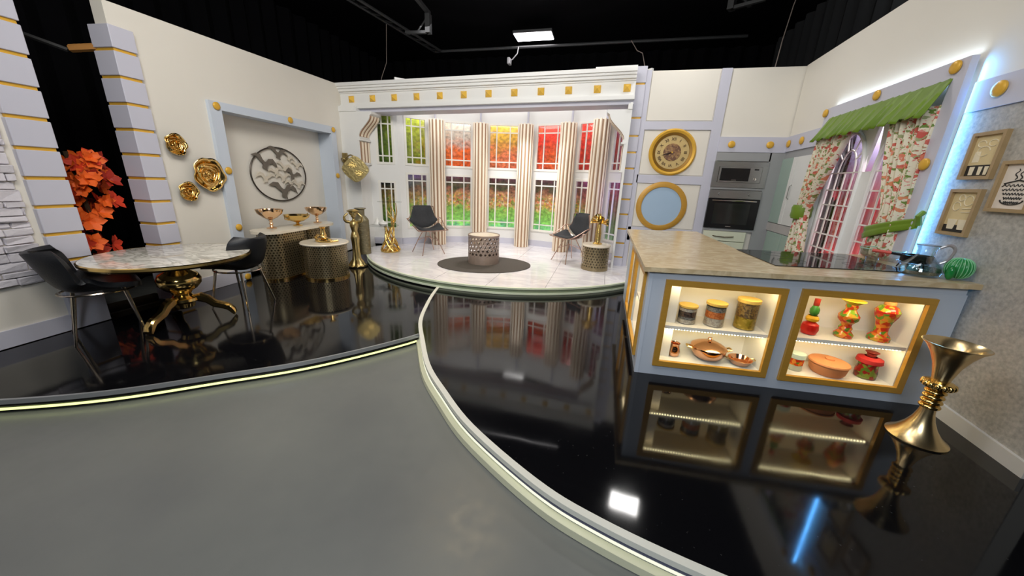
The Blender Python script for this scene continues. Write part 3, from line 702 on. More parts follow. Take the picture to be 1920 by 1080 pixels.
# wall clock with raised numerals
ck = thing('wall_clock', 'round golden wall clock with roman dial above the pale blue disc', 'clock', (.975, 6.6, 2.17))
Rx = Matrix.Rotation(PI/2, 4, 'X')
MB().lathe([(.355, 0), (.36, .02), (.335, .045), (.30, .03), (.285, .02), (.285, 0)], 48, M=Rx).build('rim', GOLDP, ck)
MB().lathe([(.30, .012), (.30, .034), (.262, .026), (.258, .012)], 48, M=Rx).build('inner_ring', mat('brown_gold_ring', s2l('8A6424'), .4, .5), ck)
MB().lathe([(.285, .008), (.285, .014), (0, .015)], 48, M=Rx).build('dial', mat('aged_dial', s2l('C9AE74'), .5, .2, var=.15, scale=18), ck)
MB().lathe([(.135, .015), (.13, .021), (0, .022)], 36, M=Rx).build('dial_center', voro_mat('engraved_centre', [s2l('8A6440'), s2l('A07C50'), s2l('6C4A34')], 40, .5), ck)
ROM = ['XII', 'I', 'II', 'III', 'IIII', 'V', 'VI', 'VII', 'VIII', 'IX', 'X', 'XI']
def text_obj(name, s, size, material, parent, loc, rot, ext=.002):
    cu = bpy.data.curves.new(name, 'FONT'); cu.body = s; cu.size = size; cu.align_x = 'CENTER'; cu.align_y = 'CENTER'; cu.extrude = ext; cu.offset = size*.012
    tmp = bpy.data.objects.new('tmp', cu); C.objects.link(tmp); bpy.context.view_layer.update()
    me = bpy.data.meshes.new_from_object(tmp.evaluated_get(bpy.context.evaluated_depsgraph_get())); bpy.data.objects.remove(tmp)
    me.materials.clear(); me.materials.append(material)
    o = bpy.data.objects.new(name, me); C.objects.link(o); o.parent = parent; o.location = loc; o.rotation_euler = rot; return o
for k, s_ in enumerate(ROM):
    a = PI/2-2*PI*k/12; text_obj('numeral', s_, .062, mat('dial_brown_ink', s2l('4A3018'), .5), ck, (.20*math.cos(a), -.018, .20*math.sin(a)), (PI/2, a-PI/2 if False else -(a-PI/2), 0))
for a, ln in ((PI/2-2*PI*(8.1/12), .10), (PI/2-2*PI*(42/60), .17)):
    MB().prism([(0, -.006), (ln*.7, -.009), (ln, 0), (ln*.7, .009), (0, .006)], -.028, -.025, 'y').build('hand', mat('dark_hand', s2l('3C2414'), .4), ck, smooth=False, rot=(0, -a, 0))
MB().lathe([(.012, .02), (.012, .032)], 12, M=Rx).build('hub', GOLDP, ck)
mr = thing('wall_disc', 'pale blue round disc in a wide golden ring below the clock', 'mirror', (.935, 6.6, 1.305))
MB().lathe([(.40, 0), (.405, .02), (.37, .035), (.32, .03), (.315, 0)], 56, M=Rx).build('ring', OCHRE, mr)
MB().lathe([(.325, .006), (.325, .014), (0, .015)], 48, M=Rx).build('disc', MIRB, mr)

# oven tower
ot = thing('oven_cabinet', 'tall satin grey oven cabinet with cream drawers in the kitchen corner', 'cabinet', (1.64, 6.6, 0))
for x0, x1, z0, z1 in ((0, .765, 2.06, 2.185), (0, .02, ZP, 2.06), (.745, .965, ZP, 2.185), (.02, .745, 1.625, 1.655), (.02, .745, .965, 1.005)):
    MB().box(x0, x1, -.028, 0, z0, z1).build('panel', KGREY, ot, smooth=False)
for z0, z1 in ((.80, .96), (.58, .79), (ZP, .57)):
    dr = MB().box(.02, .655, -.045, -.005, z0, z1, .003).build('drawer', KWHITE, ot, smooth=False)
    MB().tube([(.17, -.045, (z0+z1)/2-.0), (.19, -.072, (z0+z1)/2-.002), (.34, -.078, (z0+z1)/2-.012), (.46, -.072, (z0+z1)/2-.002), (.48, -.045, (z0+z1)/2)], .007, 8).build('handle', mat('bronze_handle', s2l('5A4630'), .35, .8), dr)
mw = thing('microwave', 'steel built-in microwave above the oven', 'microwave', (1.635, 6.57, 1.66))
ring_frame(MB(), 0, .765, 0, .39, .075, -.012, .03).build('trim_frame', STEEL, mw, smooth=False)
MB().box(.08, .685, -.028, .02, .075, .315, .004).build('body', STEEL, mw, smooth=False)
MB().box(.105, .515, -.034, -.027, .10, .29, .002).build('door_window', BLACKM, mw, smooth=False)
MB().box(.575, .635, -.031, -.027, .265, .285).build('display', BLACKM, mw, smooth=False)
MB().lathe([(.022, 0), (.02, .022), (0, .023)], 20, M=Matrix.Translation((.60, -.028, .13)) @ Rx).build('knob', CHROME, mw)
MB().box(.27, .34, -.0355, -.034, .108, .114).build('badge', CHROME, mw, smooth=False)
ov = thing('oven', 'black glass built-in oven with a steel control strip', 'oven', (1.64, 6.57, 1.01))
MB().box(.0, .745, -.03, .02, 0, .47, .003).build('door', BLACKM, ov, smooth=False)
MB().box(.10, .62, -.033, -.030, .07, .40).build('door_window', mat('dark_oven_glass', (.02, .022, .02), .08, var=.3), ov, smooth=False)
MB().box(.0, .745, -.03, .02, .475, .605, .003).build('control_panel', STEEL, ov, smooth=False)
for x in (.14, .575): MB().lathe([(.02, 0), (.018, .02), (0, .021)], 18, M=Matrix.Translation((x, -.03, .545)) @ Rx).build('knob', STEEL, ov)
MB().box(.05, .69, -.068, -.052, .435, .452, .004).build('handle', CHROME, ov, smooth=False)
MB().box(.32, .40, -.0345, -.033, .03, .038).build('badge', CHROME, ov, smooth=False)

# ------------------------------------------------------------------ right wall
wr = setting('wall_right', None, RW.w(0, 0), RW.ang)
MB().box(0, 1.15, 0, .10, ZP, 3.37).box(1.15, 2.93, 0, .10, 2.53, 3.37).box(2.93, 4.34, 0, .10, ZP, 3.37).box(1.15, 2.93, 0, .1, ZP, .80).build('wall_panel', WHITE, wr, smooth=False)
MB().box(3.0, 4.34, -.008, 0, ZP, 2.21).build('wallpaper', PAPER, wr, smooth=False)
MB().box(-.0, 1.08, -.03, 0, 2.20, 2.415).build('stile', LILAC, wr, smooth=False)
MB().box(3.03, 4.34, -.022, 0, 2.215, 2.415).build('stile', LILAC, wr, smooth=False)
MB().box(1.02, 1.09, -.025, 0, ZP, 2.20).build('stile', LILAC, wr, smooth=False)
for x in (.12, .53): disc_knob(wr, x, 2.31, .05, -.03)
disc_knob(wr, 3.255, 2.325, .05, -.022); disc_knob(wr, 1.045, 1.86, .045, -.025)
MB().prism([(3.2, ZP-.005), (4.34, ZP-.005), (4.34, ZP+.09), (3.2, ZP+.12)], -.03, -.008, 'y').build('baseboard', mat('white_baseboard', s2l('D6D2CA'), .45), wr, smooth=False)
dc = thing('display_cabinet', 'tall grey cabinet with frosted glass and white doors beside the oven', 'cabinet', RW.w(0, 0), RW.ang)
MB().box(0, 1.02, -.012, 0, ZP, 2.2).build('side_panel', KGREY, dc, smooth=False)
MB().box(.02, 1.02, -.03, -.012, 1.03, 1.15).build('rail', mat('veined_grey_rail', s2l('BDB8B4'), .4, var=.1, scale=4), dc, smooth=False)
for x0, x1, z0, z1, m_, nm in ((.03, .40, 1.16, 2.10, FROST, 'glass_door'), (.52, 1.01, 1.16, 2.10, WHITE_PL, 'door'), (.10, .62, .62, 1.02, FROST, 'glass_door'), (.64, 1.01, .62, 1.02, FROST, 'glass_door'), (.10, 1.01, .2, .60, FROST, 'glass_door')):
    d_ = MB().box(x0, x1, -.03, -.012, z0, z1, .003).build(nm, m_, dc, smooth=False)
    if nm == 'door' : MB().tube([(x0+.03, -.03, 1.52), (x0+.03, -.055, 1.54), (x0+.03, -.055, 1.70), (x0+.03, -.03, 1.72)], .006, 6).build('handle', STEEL, d_)
MB().box(.41, .51, -.034, -.012, 1.16, 2.10).build('door_post', WHITE_PL, dc, smooth=False)

# window on the right wall
w8 = setting('window_15', 'white double arched window with red flowers behind, in a lilac frame', RW.w(0, 0), RW.ang)
fr = ring_frame(MB(), 1.08, 3.0, .72, 2.60, .125, -.075, -.03).build('outer_frame', LILAC, w8, smooth=False)
MB().box(1.20, 2.88, -.03, -.002, 2.475, 2.50).box(1.20, 1.215, -.03, .1, .85, 2.48).box(2.865, 2.88, -.03, .1, .85, 2.48).build('reveal', WHITE2, w8, smooth=False)
for x, z in ((1.11, 2.585), (2.03, 2.55), (2.90, 2.55), (2.93, 1.865)): disc_knob(w8, x, z if z < 2.58 else 2.55, .045, -.075)
def sash(s0, s1, y0=.06, zb=.80, zs=1.85, zp=2.30):
    """arched board with opening: white surround"""
    c = (s0+s1)/2; hw = (s1-s0)/2; n = 16
    inn = [(c-hw*math.cos(PI*k/n), zs+(zp-.03-zs)*math.sin(PI*k/n)) for k in range(n+1)]
    return inn, c, hw
SA, SB = sash(1.30, 1.90), sash(2.11, 2.74)
def arch_board(mb, inn, xl, xr, zb, ztop, y0, y1):
    k = len(inn)-1; vf = []
    for y in (y0, y1):
        low = [mb.b.verts.new((x, y, z)) for x, z in inn]; top = [mb.b.verts.new((xl+(xr-xl)*i/k, y, ztop)) for i in range(k+1)]
        for i in range(k): mb.b.faces.new((low[i], low[i+1], top[i+1], top[i]))
        vf.append(low)
    for i in range(k): mb.b.faces.new((vf[0][i], vf[0][i+1], vf[1][i+1], vf[1][i]))
mb = MB()
for (inn, c, hw), xl, xr in ((SA, 1.215, 2.005), (SB, 2.005, 2.865)):
    arch_board(mb, inn, xl, xr, .8, 2.48, .045, .075)
    mb.box(xl, c-hw, .045, .075, .8, 1.85); mb.box(c+hw, xr, .045, .075, .8, 1.85)
mb.build('arched_board', WHITE2, w8, smooth=False)
for inn, c, hw in (SA, SB):
    mb = MB(); mb.tube([(x, .04, z) for x, z in inn], .022, 8); mb.tube([(c-hw, .04, .8), (c-hw, .04, 1.85)], .02, 8); mb.tube([(c+hw, .04, .8), (c+hw, .04, 1.85)], .02, 8)
    mb.build('arch_moulding', WHITE2, w8)
    for i in range(1, 4): box('mullion', MULW, w8, c-hw+hw*2*i/4-.007, c-hw+hw*2*i/4+.007, .05, .064, .8, 1.85)
    for z in (.98, 1.15, 1.32, 1.49, 1.66, 1.85): box('mullion', MULW, w8, c-hw, c+hw, .048, .062, z-.007, z+.007)
    MB().tube([(c-hw*.5*math.cos(PI*k/10), .055, 1.85+.24*math.sin(PI*k/10)) for k in range(11)], .009, 6).build('mullion', MULW, w8)
    for a in (35, 65, 115, 145):
        ca, sa = math.cos(math.radians(a)), math.sin(math.radians(a))
        MB().tube([(c+hw*.5*ca, .055, 1.85+.24*sa), (c+hw*.97*ca, .055, 1.85+.42*sa)], .008, 6).build('mullion', MULW, w8)
    xs = [c-hw+hw*2*i/4 for i in range(5)]; zs = [.8, .98, 1.15, 1.32, 1.49, 1.66, 1.85]
    for i in range(4):
        for j in range(6): box('pane', PANE, w8, xs[i]+.007, xs[i+1]-.007, .068, .071, zs[j]+.007, zs[j+1]-.007)
    MB().prism([(c-hw, 1.857)]+[(c-hw*math.cos(PI*k/12), 1.857+.41*math.sin(PI*k/12)) for k in range(1, 12)]+[(c+hw, 1.857)], .068, .071, 'y').build('pane', PANE, w8, smooth=False)
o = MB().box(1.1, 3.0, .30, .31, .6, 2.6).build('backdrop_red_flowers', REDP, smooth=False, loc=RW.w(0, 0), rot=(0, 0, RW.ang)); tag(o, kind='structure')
# red paper flowers standing behind the panes
t = thing('artificial_flowers', 'red artificial flowers behind the panes of the arched window', 'flowers', RW.w(0, 0), RW.ang)
rp = mat('crimson_petal', s2l('C83040'), .5, var=.2, scale=20); pet = None
random.seed(11)
for k in range(26):
    x = random.choice((random.uniform(1.34, 1.88), random.uniform(2.15, 2.72))); z = random.uniform(.85, 1.45 if x > 2 else 1.62); y = random.uniform(.15, .24)
    if pet is None:
        mb = MB()
        for q in range(7):
            a = q*2*PI/7; ca, sa = math.cos(a), math.sin(a); l_ = .075
            p = [(0, 0, 0), (ca*l_*.5-sa*.018, -.012, sa*l_*.5+ca*.018), (ca*l_, -.02, sa*l_), (ca*l_*.5+sa*.018, -.012, sa*l_*.5-ca*.018)]
            v = [mb.b.verts.new(pp) for pp in p]; mb.b.faces.new(v)
        pet = mb.build('flower', rp, t, smooth=False); o = pet
    else: o = pet.copy(); C.objects.link(o)
    o.location = (x, y, z); o.rotation_euler = (random.uniform(-.3, .3), random.uniform(0, 6), random.uniform(-.3, .3)); s_ = random.uniform(.8, 1.35); o.scale = (s_,)*3
area('window_print_light', RW.w(2.0, .13, 2.46), RW.w(2.0, .30, 1.3), 1.6, .08, 34, (1, .88, .90))  # unseen lights added behind the panes to brighten the print
area('window_print_light', RW.w(2.0, .12, .64), RW.w(2.0, .30, 1.7), 1.6, .06, 10, (1, .86, .86))
# LED tape behind the outer frame
MB().box(2.90, 2.91, -.028, -.004, .75, 2.50).build('led_strip', LEDB, w8, smooth=False)
MB().box(1.20, 2.90, -.028, -.004, 2.51, 2.52).build('led_strip', LEDB, w8, smooth=False)
a = area('frame_led_side', RW.w(3.01, -.035, 1.65), RW.w(3.20, .0, 1.65), .03, 1.8, 10, (.10, .42, 1)); a.rotation_euler = (Matrix.Rotation(RW.ang, 3, 'Z') @ Matrix(((0, .6, -.8), (0, -.8, -.6), (-1, 0, 0))).transposed().inverted().to_3x3()).to_euler() if False else a.rotation_euler
a = area('frame_led_top', RW.w(2.05, -.04, 2.62), RW.w(2.05, .0, 2.85), 1.85, .03, 1.6, (.70, .85, 1))

def cloth(name, material, parent, x0, x1, z0, z1, folds, amp, off, nx=70, nz=14, wf=None, uvs=1.0, zfun=None):
    mb = MB(); P = []
    for i in range(nx+1):
        u = i/nx; row = []
        for j in range(nz+1):
            v = j/nz; xa, xb = wf(v) if wf else (x0, x1)
            x = xa+(xb-xa)*u; a = amp*(1 if not zfun else zfun(v))
            y = off-a*math.sin(2*PI*folds*u+.5*math.sin(5*v))-.4*a*math.sin(2*PI*folds*2.3*u+1)
            row.append((x, y, z1+(z0-z1)*v))
        P.append(row)
    mb.grid(P); uvl = mb.b.loops.layers.uv.new('UVMap')
    V = {}
    mb.b.verts.index_update()
    mb.b.verts.ensure_lookup_table()
    for idx, v in enumerate(mb.b.verts): V[v] = (idx//(nz+1)/nx*(x1-x0)*2.1*uvs, v.co.z*uvs)
    for f in mb.b.faces:
        for l in f.loops: l[uvl].uv = V[l.vert]
    o = mb.build(name, material, parent, ang=80)
    sm = o.modifiers.new('s', 'SOLIDIFY'); sm.thickness = .004
    return o
def lerp(a, b_, t): return a+(b_-a)*t
cl = thing('curtain', 'floral curtain tied back on the left side of the arched window', 'curtain', RW.w(0, 0), RW.ang)
def wfl(v):
    t = min(1, v/.60); t2 = max(0, (v-.60)/.40)
    return (lerp(1.20, 1.12, t)-.03*t2, lerp(1.78, 1.30, t**1.2)+.16*t2)
cloth('drapery', FLORAL, cl, 1.20, 1.75, .80, 2.30, 7, .036, -.10, wf=wfl)
MB().lathe([(.095, -.085), (.112, -.05), (.108, 0), (.112, .05), (.10, .085)], 20, c=(1.205, -.10, 1.38), caps=False, M=None).build('tieback', GREEN, cl)
cr_ = thing('curtain', 'floral curtain gathered on the right side of the arched window', 'curtain', RW.w(0, 0), RW.ang)
def wfr(v):
    t = min(1, v/.66); t2 = max(0, (v-.66)/.34)
    return (lerp(2.42, 2.66, t**1.3)-.06*t2, lerp(2.88, 2.90, t)+.0*t2)
cloth('drapery', FLORAL, cr_, 2.42, 2.88, 1.085, 2.30, 6, .034, -.09, wf=wfr)
# swept green tieback band
P = []
for i in range(13):
    t_ = i/12; x = 2.63+.40*t_; y = -.175-.035*math.sin(PI*t_)+.12*t_; zc = 1.285+.13*t_; h = .055-.012*t_
    P.append([(x, y+.006*math.sin(j*2.2), zc-h+2*h*j/6) for j in range(7)])
mb = MB(); mb.grid(P); o = mb.build('tieback', GREEN, cr_, ang=80); s_ = o.modifiers.new('s', 'SOLIDIFY'); s_.thickness = .008
MB().tube([(3.03, -.05, 1.40), (3.05, -.08, 1.47), (3.04, -.05, 1.50)], .02, 8).build('tie_knot', GREEN, cr_)
vl = thing('valance', 'pleated lime green pelmet across the top of the arched window', 'valance', RW.w(0, 0), RW.ang)
P = []; nx = 150; np_ = 13
for i in range(nx+1):
    u = i/nx; ph = ((u+.018*math.sin(u*19)+.01*math.sin(u*47))*np_) % 1; row = []
    for j in range(9):
        v = j/8; flare = .03+.09*v
        step = (ph**1.5 if ph < .88 else (1-ph)/.12*.88)*(.06*v**1.3+.004)
        x = lerp(1.215, 1.16, v)+(lerp(2.895, 2.90, v)-lerp(1.215, 1.16, v))*u
        row.append((x, -.045-.04*v-flare*.8-step, 2.49-(.25+.035*ph)*v))
    P.append(row)
mb = MB(); mb.grid(P); o = mb.build('pleated_cloth', GREEN, vl, ang=50); s_ = o.modifiers.new('s', 'SOLIDIFY'); s_.thickness = .005

# pictures on the grey wallpaper
def picture(lb, x0, x1, z0, z1, paper):
    t = thing('framed_picture', lb, 'picture', RW.w(0, -.008), RW.ang)
    ring_frame(MB(), x0, x1, z0, z1, .022, -.028, 0).build('frame', FRAMEW, t, smooth=False)
    MB().box(x0+.02, x1-.02, -.008, -.002, z0+.02, z1-.02).build('print', paper, t, smooth=False)
    return t
def ink(t, pts, r, m_, y=-.0095): MB().tube([(x, y, z) for x, z in pts], r, 4).build('drawn_line', m_, t, smooth=False)
def blob(t, pts, m_, y0=-.0105, nm='printed_shape'): MB().prism(pts, y0, -.008, 'y').build(nm, m_, t, smooth=False)
p1 = picture('beige kitchen print with dark lower band, upper of the small pair', 3.195, 3.435, 1.745, 2.055, CANVASB)
blob(p1, [(3.22, 1.77), (3.41, 1.77), (3.41, 1.84), (3.22, 1.84)], INK)
for a, b_ in ((3.25, .03), (3.315, .022), (3.36, .022)): blob(p1, [(a, 1.775), (a+b_, 1.775), (a+b_+.004, 1.83), (a-.004, 1.83)], CREAMINK, -.012)
for cx, cz, r in ((3.30, 1.93, .045), (3.35, 1.98, .03), (3.27, 1.98, .03)):
    ink(p1, [(cx+r*math.cos(a), cz+r*.7*math.sin(a)) for a in np.linspace(0, 5.5, 14)], .003, CREAMINK)
blob(p1, [(3.24, 1.86), (3.29, 1.86), (3.285, 1.93), (3.245, 1.93)], CREAMINK)
p2 = picture('beige print of coffee cups with dark lower band, lower of the small pair', 3.185, 3.425, 1.355, 1.68, CANVASB)
blob(p2, [(3.21, 1.38), (3.40, 1.38), (3.40, 1.43), (3.21, 1.43)], INK)
for a in (3.245, 3.33): blob(p2, [(a, 1.40), (a+.05, 1.40), (a+.065, 1.47), (a-.012, 1.47)], CREAMINK, -.012)
for cx, cz, r in ((3.26, 1.56, .03), (3.34, 1.60, .035), (3.28, 1.62, .022)):
    ink(p2, [(cx+r*math.cos(a), cz+r*math.sin(a)) for a in np.linspace(0, 5.8, 14)], .003, CREAMINK)
for z in (1.52, 1.545): ink(p2, [(3.31, z), (3.38, z+.004)], .003, CREAMINK)
p3 = picture('white print of a black ornamental cup drawing, cut by the photo edge', 3.49, 3.75, 1.54, 1.855, mat('white_print_paper', s2l('E4D9CC'), .6, var=.02))
cx = 3.62
for k in range(5):
    z = 1.60+.026*k; h = .045+.012*k
    ink(p3, [(cx-h+2*h*i/24, z+.008*math.sin(i*1.9+k)) for i in range(25)], .0028, INK)
for k in range(3):
    ink(p3, [(cx-.03+.03*k+.010*math.sin(i*1.3), 1.74+.009*i) for i in range(8)], .0028, INK)
ink(p3, [(cx-.07*math.cos(a)*1.0, 1.615+.028*-math.sin(a)) for a in np.linspace(0, PI, 16)], .004, INK)
ink(p3, [(cx-.085, 1.715), (cx, 1.735), (cx+.085, 1.715)], .005, INK)

# ------------------------------------------------------------------ studio rig above the set
def pipe(name, lb, pts, r, cat='pipe', m_=RIG):
    t = MB().tube(pts, r, 8).build(name, m_); return tag(t, lb, cat)
pipe('rigging_pipe', 'long grey rigging pipe running across above the bay', [(-4.005, 8.22, 4.3), (-1.79, 8.28, 4.32), (.175, 8.2, 4.3), (2.2, 8.3, 4.33)], .028)
t = thing('lattice_beam', 'dark grey flat rigging beam at the top left, running back to the long pipe', 'beam')
for dx in (0, .16): MB().tube([(-4.366+dx, 5.84-.3, 4.3), (-4.005+dx, 8.2, 4.3)], .025, 6).build('rail', RIG, t)
for k in range(9):
    y = 5.7+k*.29; x = -4.366+.36*(y-5.84)/2.36; MB().tube([(x, y, 4.3), (x+.16, y+.15, 4.3)], .012, 6).build('lace', RIG, t)
pipe('rigging_pipe', 'thin grey pipe high up at the top centre of the black ceiling', [(-3.25, 6.2, 4.42), (-1.2, 6.1, 4.55), (.6, 6.0, 4.7)], .012)
def bracket(lb, p, rz):
    t = thing('lamp_bracket', lb, 'bracket', p, rz)
    MB().box(-.03, .03, -.5, .35, .0, .05).build('arm', RIG, t, smooth=False); MB().box(-.04, .04, .25, .37, -.28, .0).build('drop_plate', RIG, t, smooth=False)
    MB().box(-.42, .0, .29, .34, -.28, -.24).build('foot_plate', RIG, t, smooth=False)
    MB().tube([(-.2, .31, -.25), (0, .31, -.02)], .014, 6).build('brace', RIG, t)
bracket('grey steel lamp bracket hanging from the beam at the top left', (-3.22, 6.15, 4.28), .1)
bracket('grey steel lamp bracket at the top of the picture, right of the bright lamp', (1.62, 6.85, 4.38), 2.6)
lp = thing('ceiling_lamp', 'bright white rectangular lamp panel hanging below the black ceiling', 'lamp', (-1.75, 8.1, 4.45))
MB().box(-.40, .40, -.21, .21, .0, .05, .01).build('housing', RIG, lp, smooth=False)
MB().box(-.38, .38, -.19, .19, -.022, -.001, .01).build('diffuser', LAMPM, lp, smooth=False)
cm = thing('ceiling_camera', 'small grey camera hanging on a bent arm under the bright lamp', 'camera', (-2.22, 8.25, 4.32))
MB().tube([(.12, 0, 0), (.10, 0, -.12), (0, 0, -.22), (-.05, 0, -.24)], .012, 6).build('arm', mat('light_grey_plastic', s2l('9A9A9C'), .5), cm)
MB().box(-.10, -.04, -.08, .08, -.32, -.2, .01).build('body', mat('light_grey_plastic', s2l('9A9A9C'), .5), cm, smooth=False)
for lb, pts in (('thin brown cable hanging at the top left above the cornice', [(-4.9, 7.8, 4.75), (-4.95, 7.8, 4.0), (-5.1, 7.8, 3.7), (-5.15, 7.8, 3.3)]), ('thin grey cable dropping from the pipe to the top of the quoined post', [(.16, 8.15, 4.3), (.28, 7.9, 4.05), (.36, 7.4, 3.85), (.4, 6.75, 3.43)]), ('thin pale cable rising from the top of the kitchen wall', [(2.24, 6.75, 3.36), (2.31, 6.9, 3.8), (2.42, 7.1, 4.3), (2.55, 7.3, 4.75)])):
    tag(MB().tube(pts, .007, 5).build('hanging_cable', mat('cable_grey', s2l('8C8078'), .6)), lb, 'cable')
g = thing('stage_lamp', 'corner of a small grey lamp housing at the top left edge', 'lamp', (-5.35, 3.4, 3.62))
MB().box(-.12, .12, -.12, .12, 0, .16, .02).build('housing', mat('lamp_grey', s2l('8E9294'), .4), g, smooth=False); MB().tube([(0, 0, .16), (0, 0, .9)], .015, 6).build('hanger', RIG, g)
g = thing('timber_brace', 'raw timber brace with a metal clamp behind the doorway at the upper left', 'brace')
MB().tube([(-4.98, 2.86, 2.72), (-5.2, 2.74, 2.68)], .035, 6).build('timber', WOODB, g); MB().tube([(-5.2, 2.72, 2.66), (-5.5, 2.35, 2.80)], .022, 6).build('clamp', RIG, g)
g = MB().box(-5.30, -4.92, 2.15, 2.95, .012, .11, .008).build('door_step', mat('dark_step', (.02, .015, .01), .25), smooth=False); tag(g, 'low dark step on the floor inside the black doorway', 'step')

# orange flower garland in the doorway
gl = thing('flower_garland', 'tall garland of orange artificial flowers hanging in the black doorway', 'flowers', (-5.13, 2.47, 0))
MB().tube([(0, 0, .45), (.01, .03, 1.0), (0, -.02, 1.72)], .02, 6).build('stem', mat('dark_stem', s2l('3A2A18'), .7), gl)
protos = []
for m_ in PETALS:
    mb = MB()
    for q in range(6):
        a = q*2*PI/6+random.uniform(-.2, .2); l_ = .085
        pts = [(0, 0), (.3, -.32), (.65, -.38), (1, 0), (.65, .38), (.3, .32)]
        c_, s_ = math.cos(a), math.sin(a); lift = random.uniform(.2, .7)
        v = [mb.b.verts.new((c_*x*l_-s_*y*l_*.9, s_*x*l_+c_*y*l_*.9, lift*x*l_+.02*abs(y))) for x, y in pts]
        mb.b.faces.new(v)
    me_o = mb.build('blossom', m_, gl, smooth=False); protos.append(me_o)
random.seed(5)
for k in range(95):
    o = protos[random.choice((0, 0, 0, 1, 1, 2))] if k >= 3 else protos[k]
    if k >= 3: o = o.copy(); C.objects.link(o)
    z = random.uniform(.5, 1.66) if k > 12 else random.uniform(1.45, 1.68); rad = .17*(1 if z < 1.6 else .8)*(1+.25*math.sin(z*11)) ; a = random.uniform(0, 2*PI); rr = rad*math.sqrt(random.random())
    o.location = (rr*math.cos(a), rr*math.sin(a)+.10*math.sin(z*5), z)
    dirv = Vector((max(.2, math.cos(a))+.3, math.sin(a)-.3, random.uniform(-.2, .6))); o.rotation_euler = dirv.to_track_quat('Z', 'Y').to_euler(); s_ = random.uniform(.8, 1.35); o.scale = (s_,)*3

# ------------------------------------------------------------------ rose plates and wall art
def rose_plate(u, z, r, lb):
    t = thing('rose_plate', lb, 'wall plate', LW.w(u, -.005, z), LW.ang, None)
    P = []; n = 48; rings = 9
    for i in range(rings+1):
        v = i/rings; row = []
        for k in range(n):
            a = 2*PI*k/n; wob = 1+.035*v*math.sin(5*a+u*7)+.02*v*math.sin(9*a+1+u)
            rr = r*v*wob; y = -.018-.035*v*v-.008*v*math.sin(6*a+u)*v-.014*math.cos(v*13+.8*math.sin(a))
            row.append((rr*math.cos(a), y, rr*math.sin(a)))
        P.append(row)
    mb = MB(); mb.grid(P, close_v=True); o = mb.build('dish', GOLD, t, ang=60); s_ = o.modifiers.new('s', 'SOLIDIFY'); s_.thickness = .006
    for j in range(3):
        q = r*(.24+.2*j); pts = []
        for k in range(26):
            a = 2*PI*k/26*.88+j*1.7+u; pts.append((q*(1+.1*math.sin(3*a))*math.cos(a), -.05+.012*j-.01, q*(1+.1*math.sin(3*a))*math.sin(a)))
        P = [[(x, y, z_), (x*1.12, y-.022, z_*1.12)] for x, y, z_ in pts]
        mb = MB(); mb.grid(P); o = mb.build('petal_ridge', GOLD, t, ang=80); s_ = o.modifiers.new('s', 'SOLIDIFY'); s_.thickness = .006
    MB().ball((0, -.045, 0), r*.12, seg=12).build('rose_centre', GOLD, t)
    return t
rose_plate(1.90, 1.862, .118, 'smaller golden rose plate, topmost of the three on the left wall')
rose_plate(2.22, 1.545, .20, 'largest golden rose plate next to the alcove frame')
rose_plate(1.93, 1.345, .112, 'smallest golden rose plate, lowest of the three on the left wall')
wa = thing('bird_wall_art', 'round dark wire wall ornament with a flock of flying birds', 'wall art', LW.w(3.66, .235, 1.570), LW.ang)
RA = .56
MB().tube([(RA*math.cos(a), 0, .415*math.sin(a)) for a in np.linspace(0, 2*PI, 61)[:-1]], .011, 6, closed=True).build('hoop', mat('dark_bronze_wire', s2l('4A433C'), .4, .6), wa)
def bird(x, z, s_, m_, flip=1, rot=0, nm='bird'):
    pts = [(-1, .10), (-.72, .32), (-.42, .36), (-.20, .14), (-.02, .06), (.10, .12), (.22, .34), (.5, .46), (.82, .28), (1.0, .0), (.74, .12), (.46, .16), (.28, -.04), (.20, -.26), (.30, -.42), (.05, -.36), (-.12, -.34), (-.10, -.12), (-.34, -.02), (-.62, .12)]
    c_, q = math.cos(rot), math.sin(rot); P = [(x+s_*(c_*a*flip-q*b_), z+s_*(q*a*flip+c_*b_)) for a, b_ in pts]
    if flip < 0: P = P[::-1]
    MB().prism(P, -.010, .002, 'y').build(nm, m_, wa, smooth=False)
CRB = mat('pale_bird_enamel', s2l('D8CEBC'), .45, var=.08)
for x, z, s_, m_, f, r_ in ((.0, .33, .21, GREYINK, 1, -.25), (-.28, .17, .25, GREYINK, 1, -.35), (.27, -.0, .19, GREYINK, -1, -.2), (.02, -.25, .30, GREYINK, 1, -.2), (-.30, -.05, .19, CRB, -1, 0), (.10, .12, .17, CRB, 1, -.3), (.05, -.04, .16, CRB, -1, .1), (.38, .16, .14, CRB, 1, -.2), (.36, -.16, .16, CRB, 1, -.1), (.20, -.13, .14, CRB, -1, .1), (-.10, .05, .15, CRB, 1, .1), (.22, .28, .13, CRB, 1, -.5)):
    bird(x, z, s_, m_, f, r_)

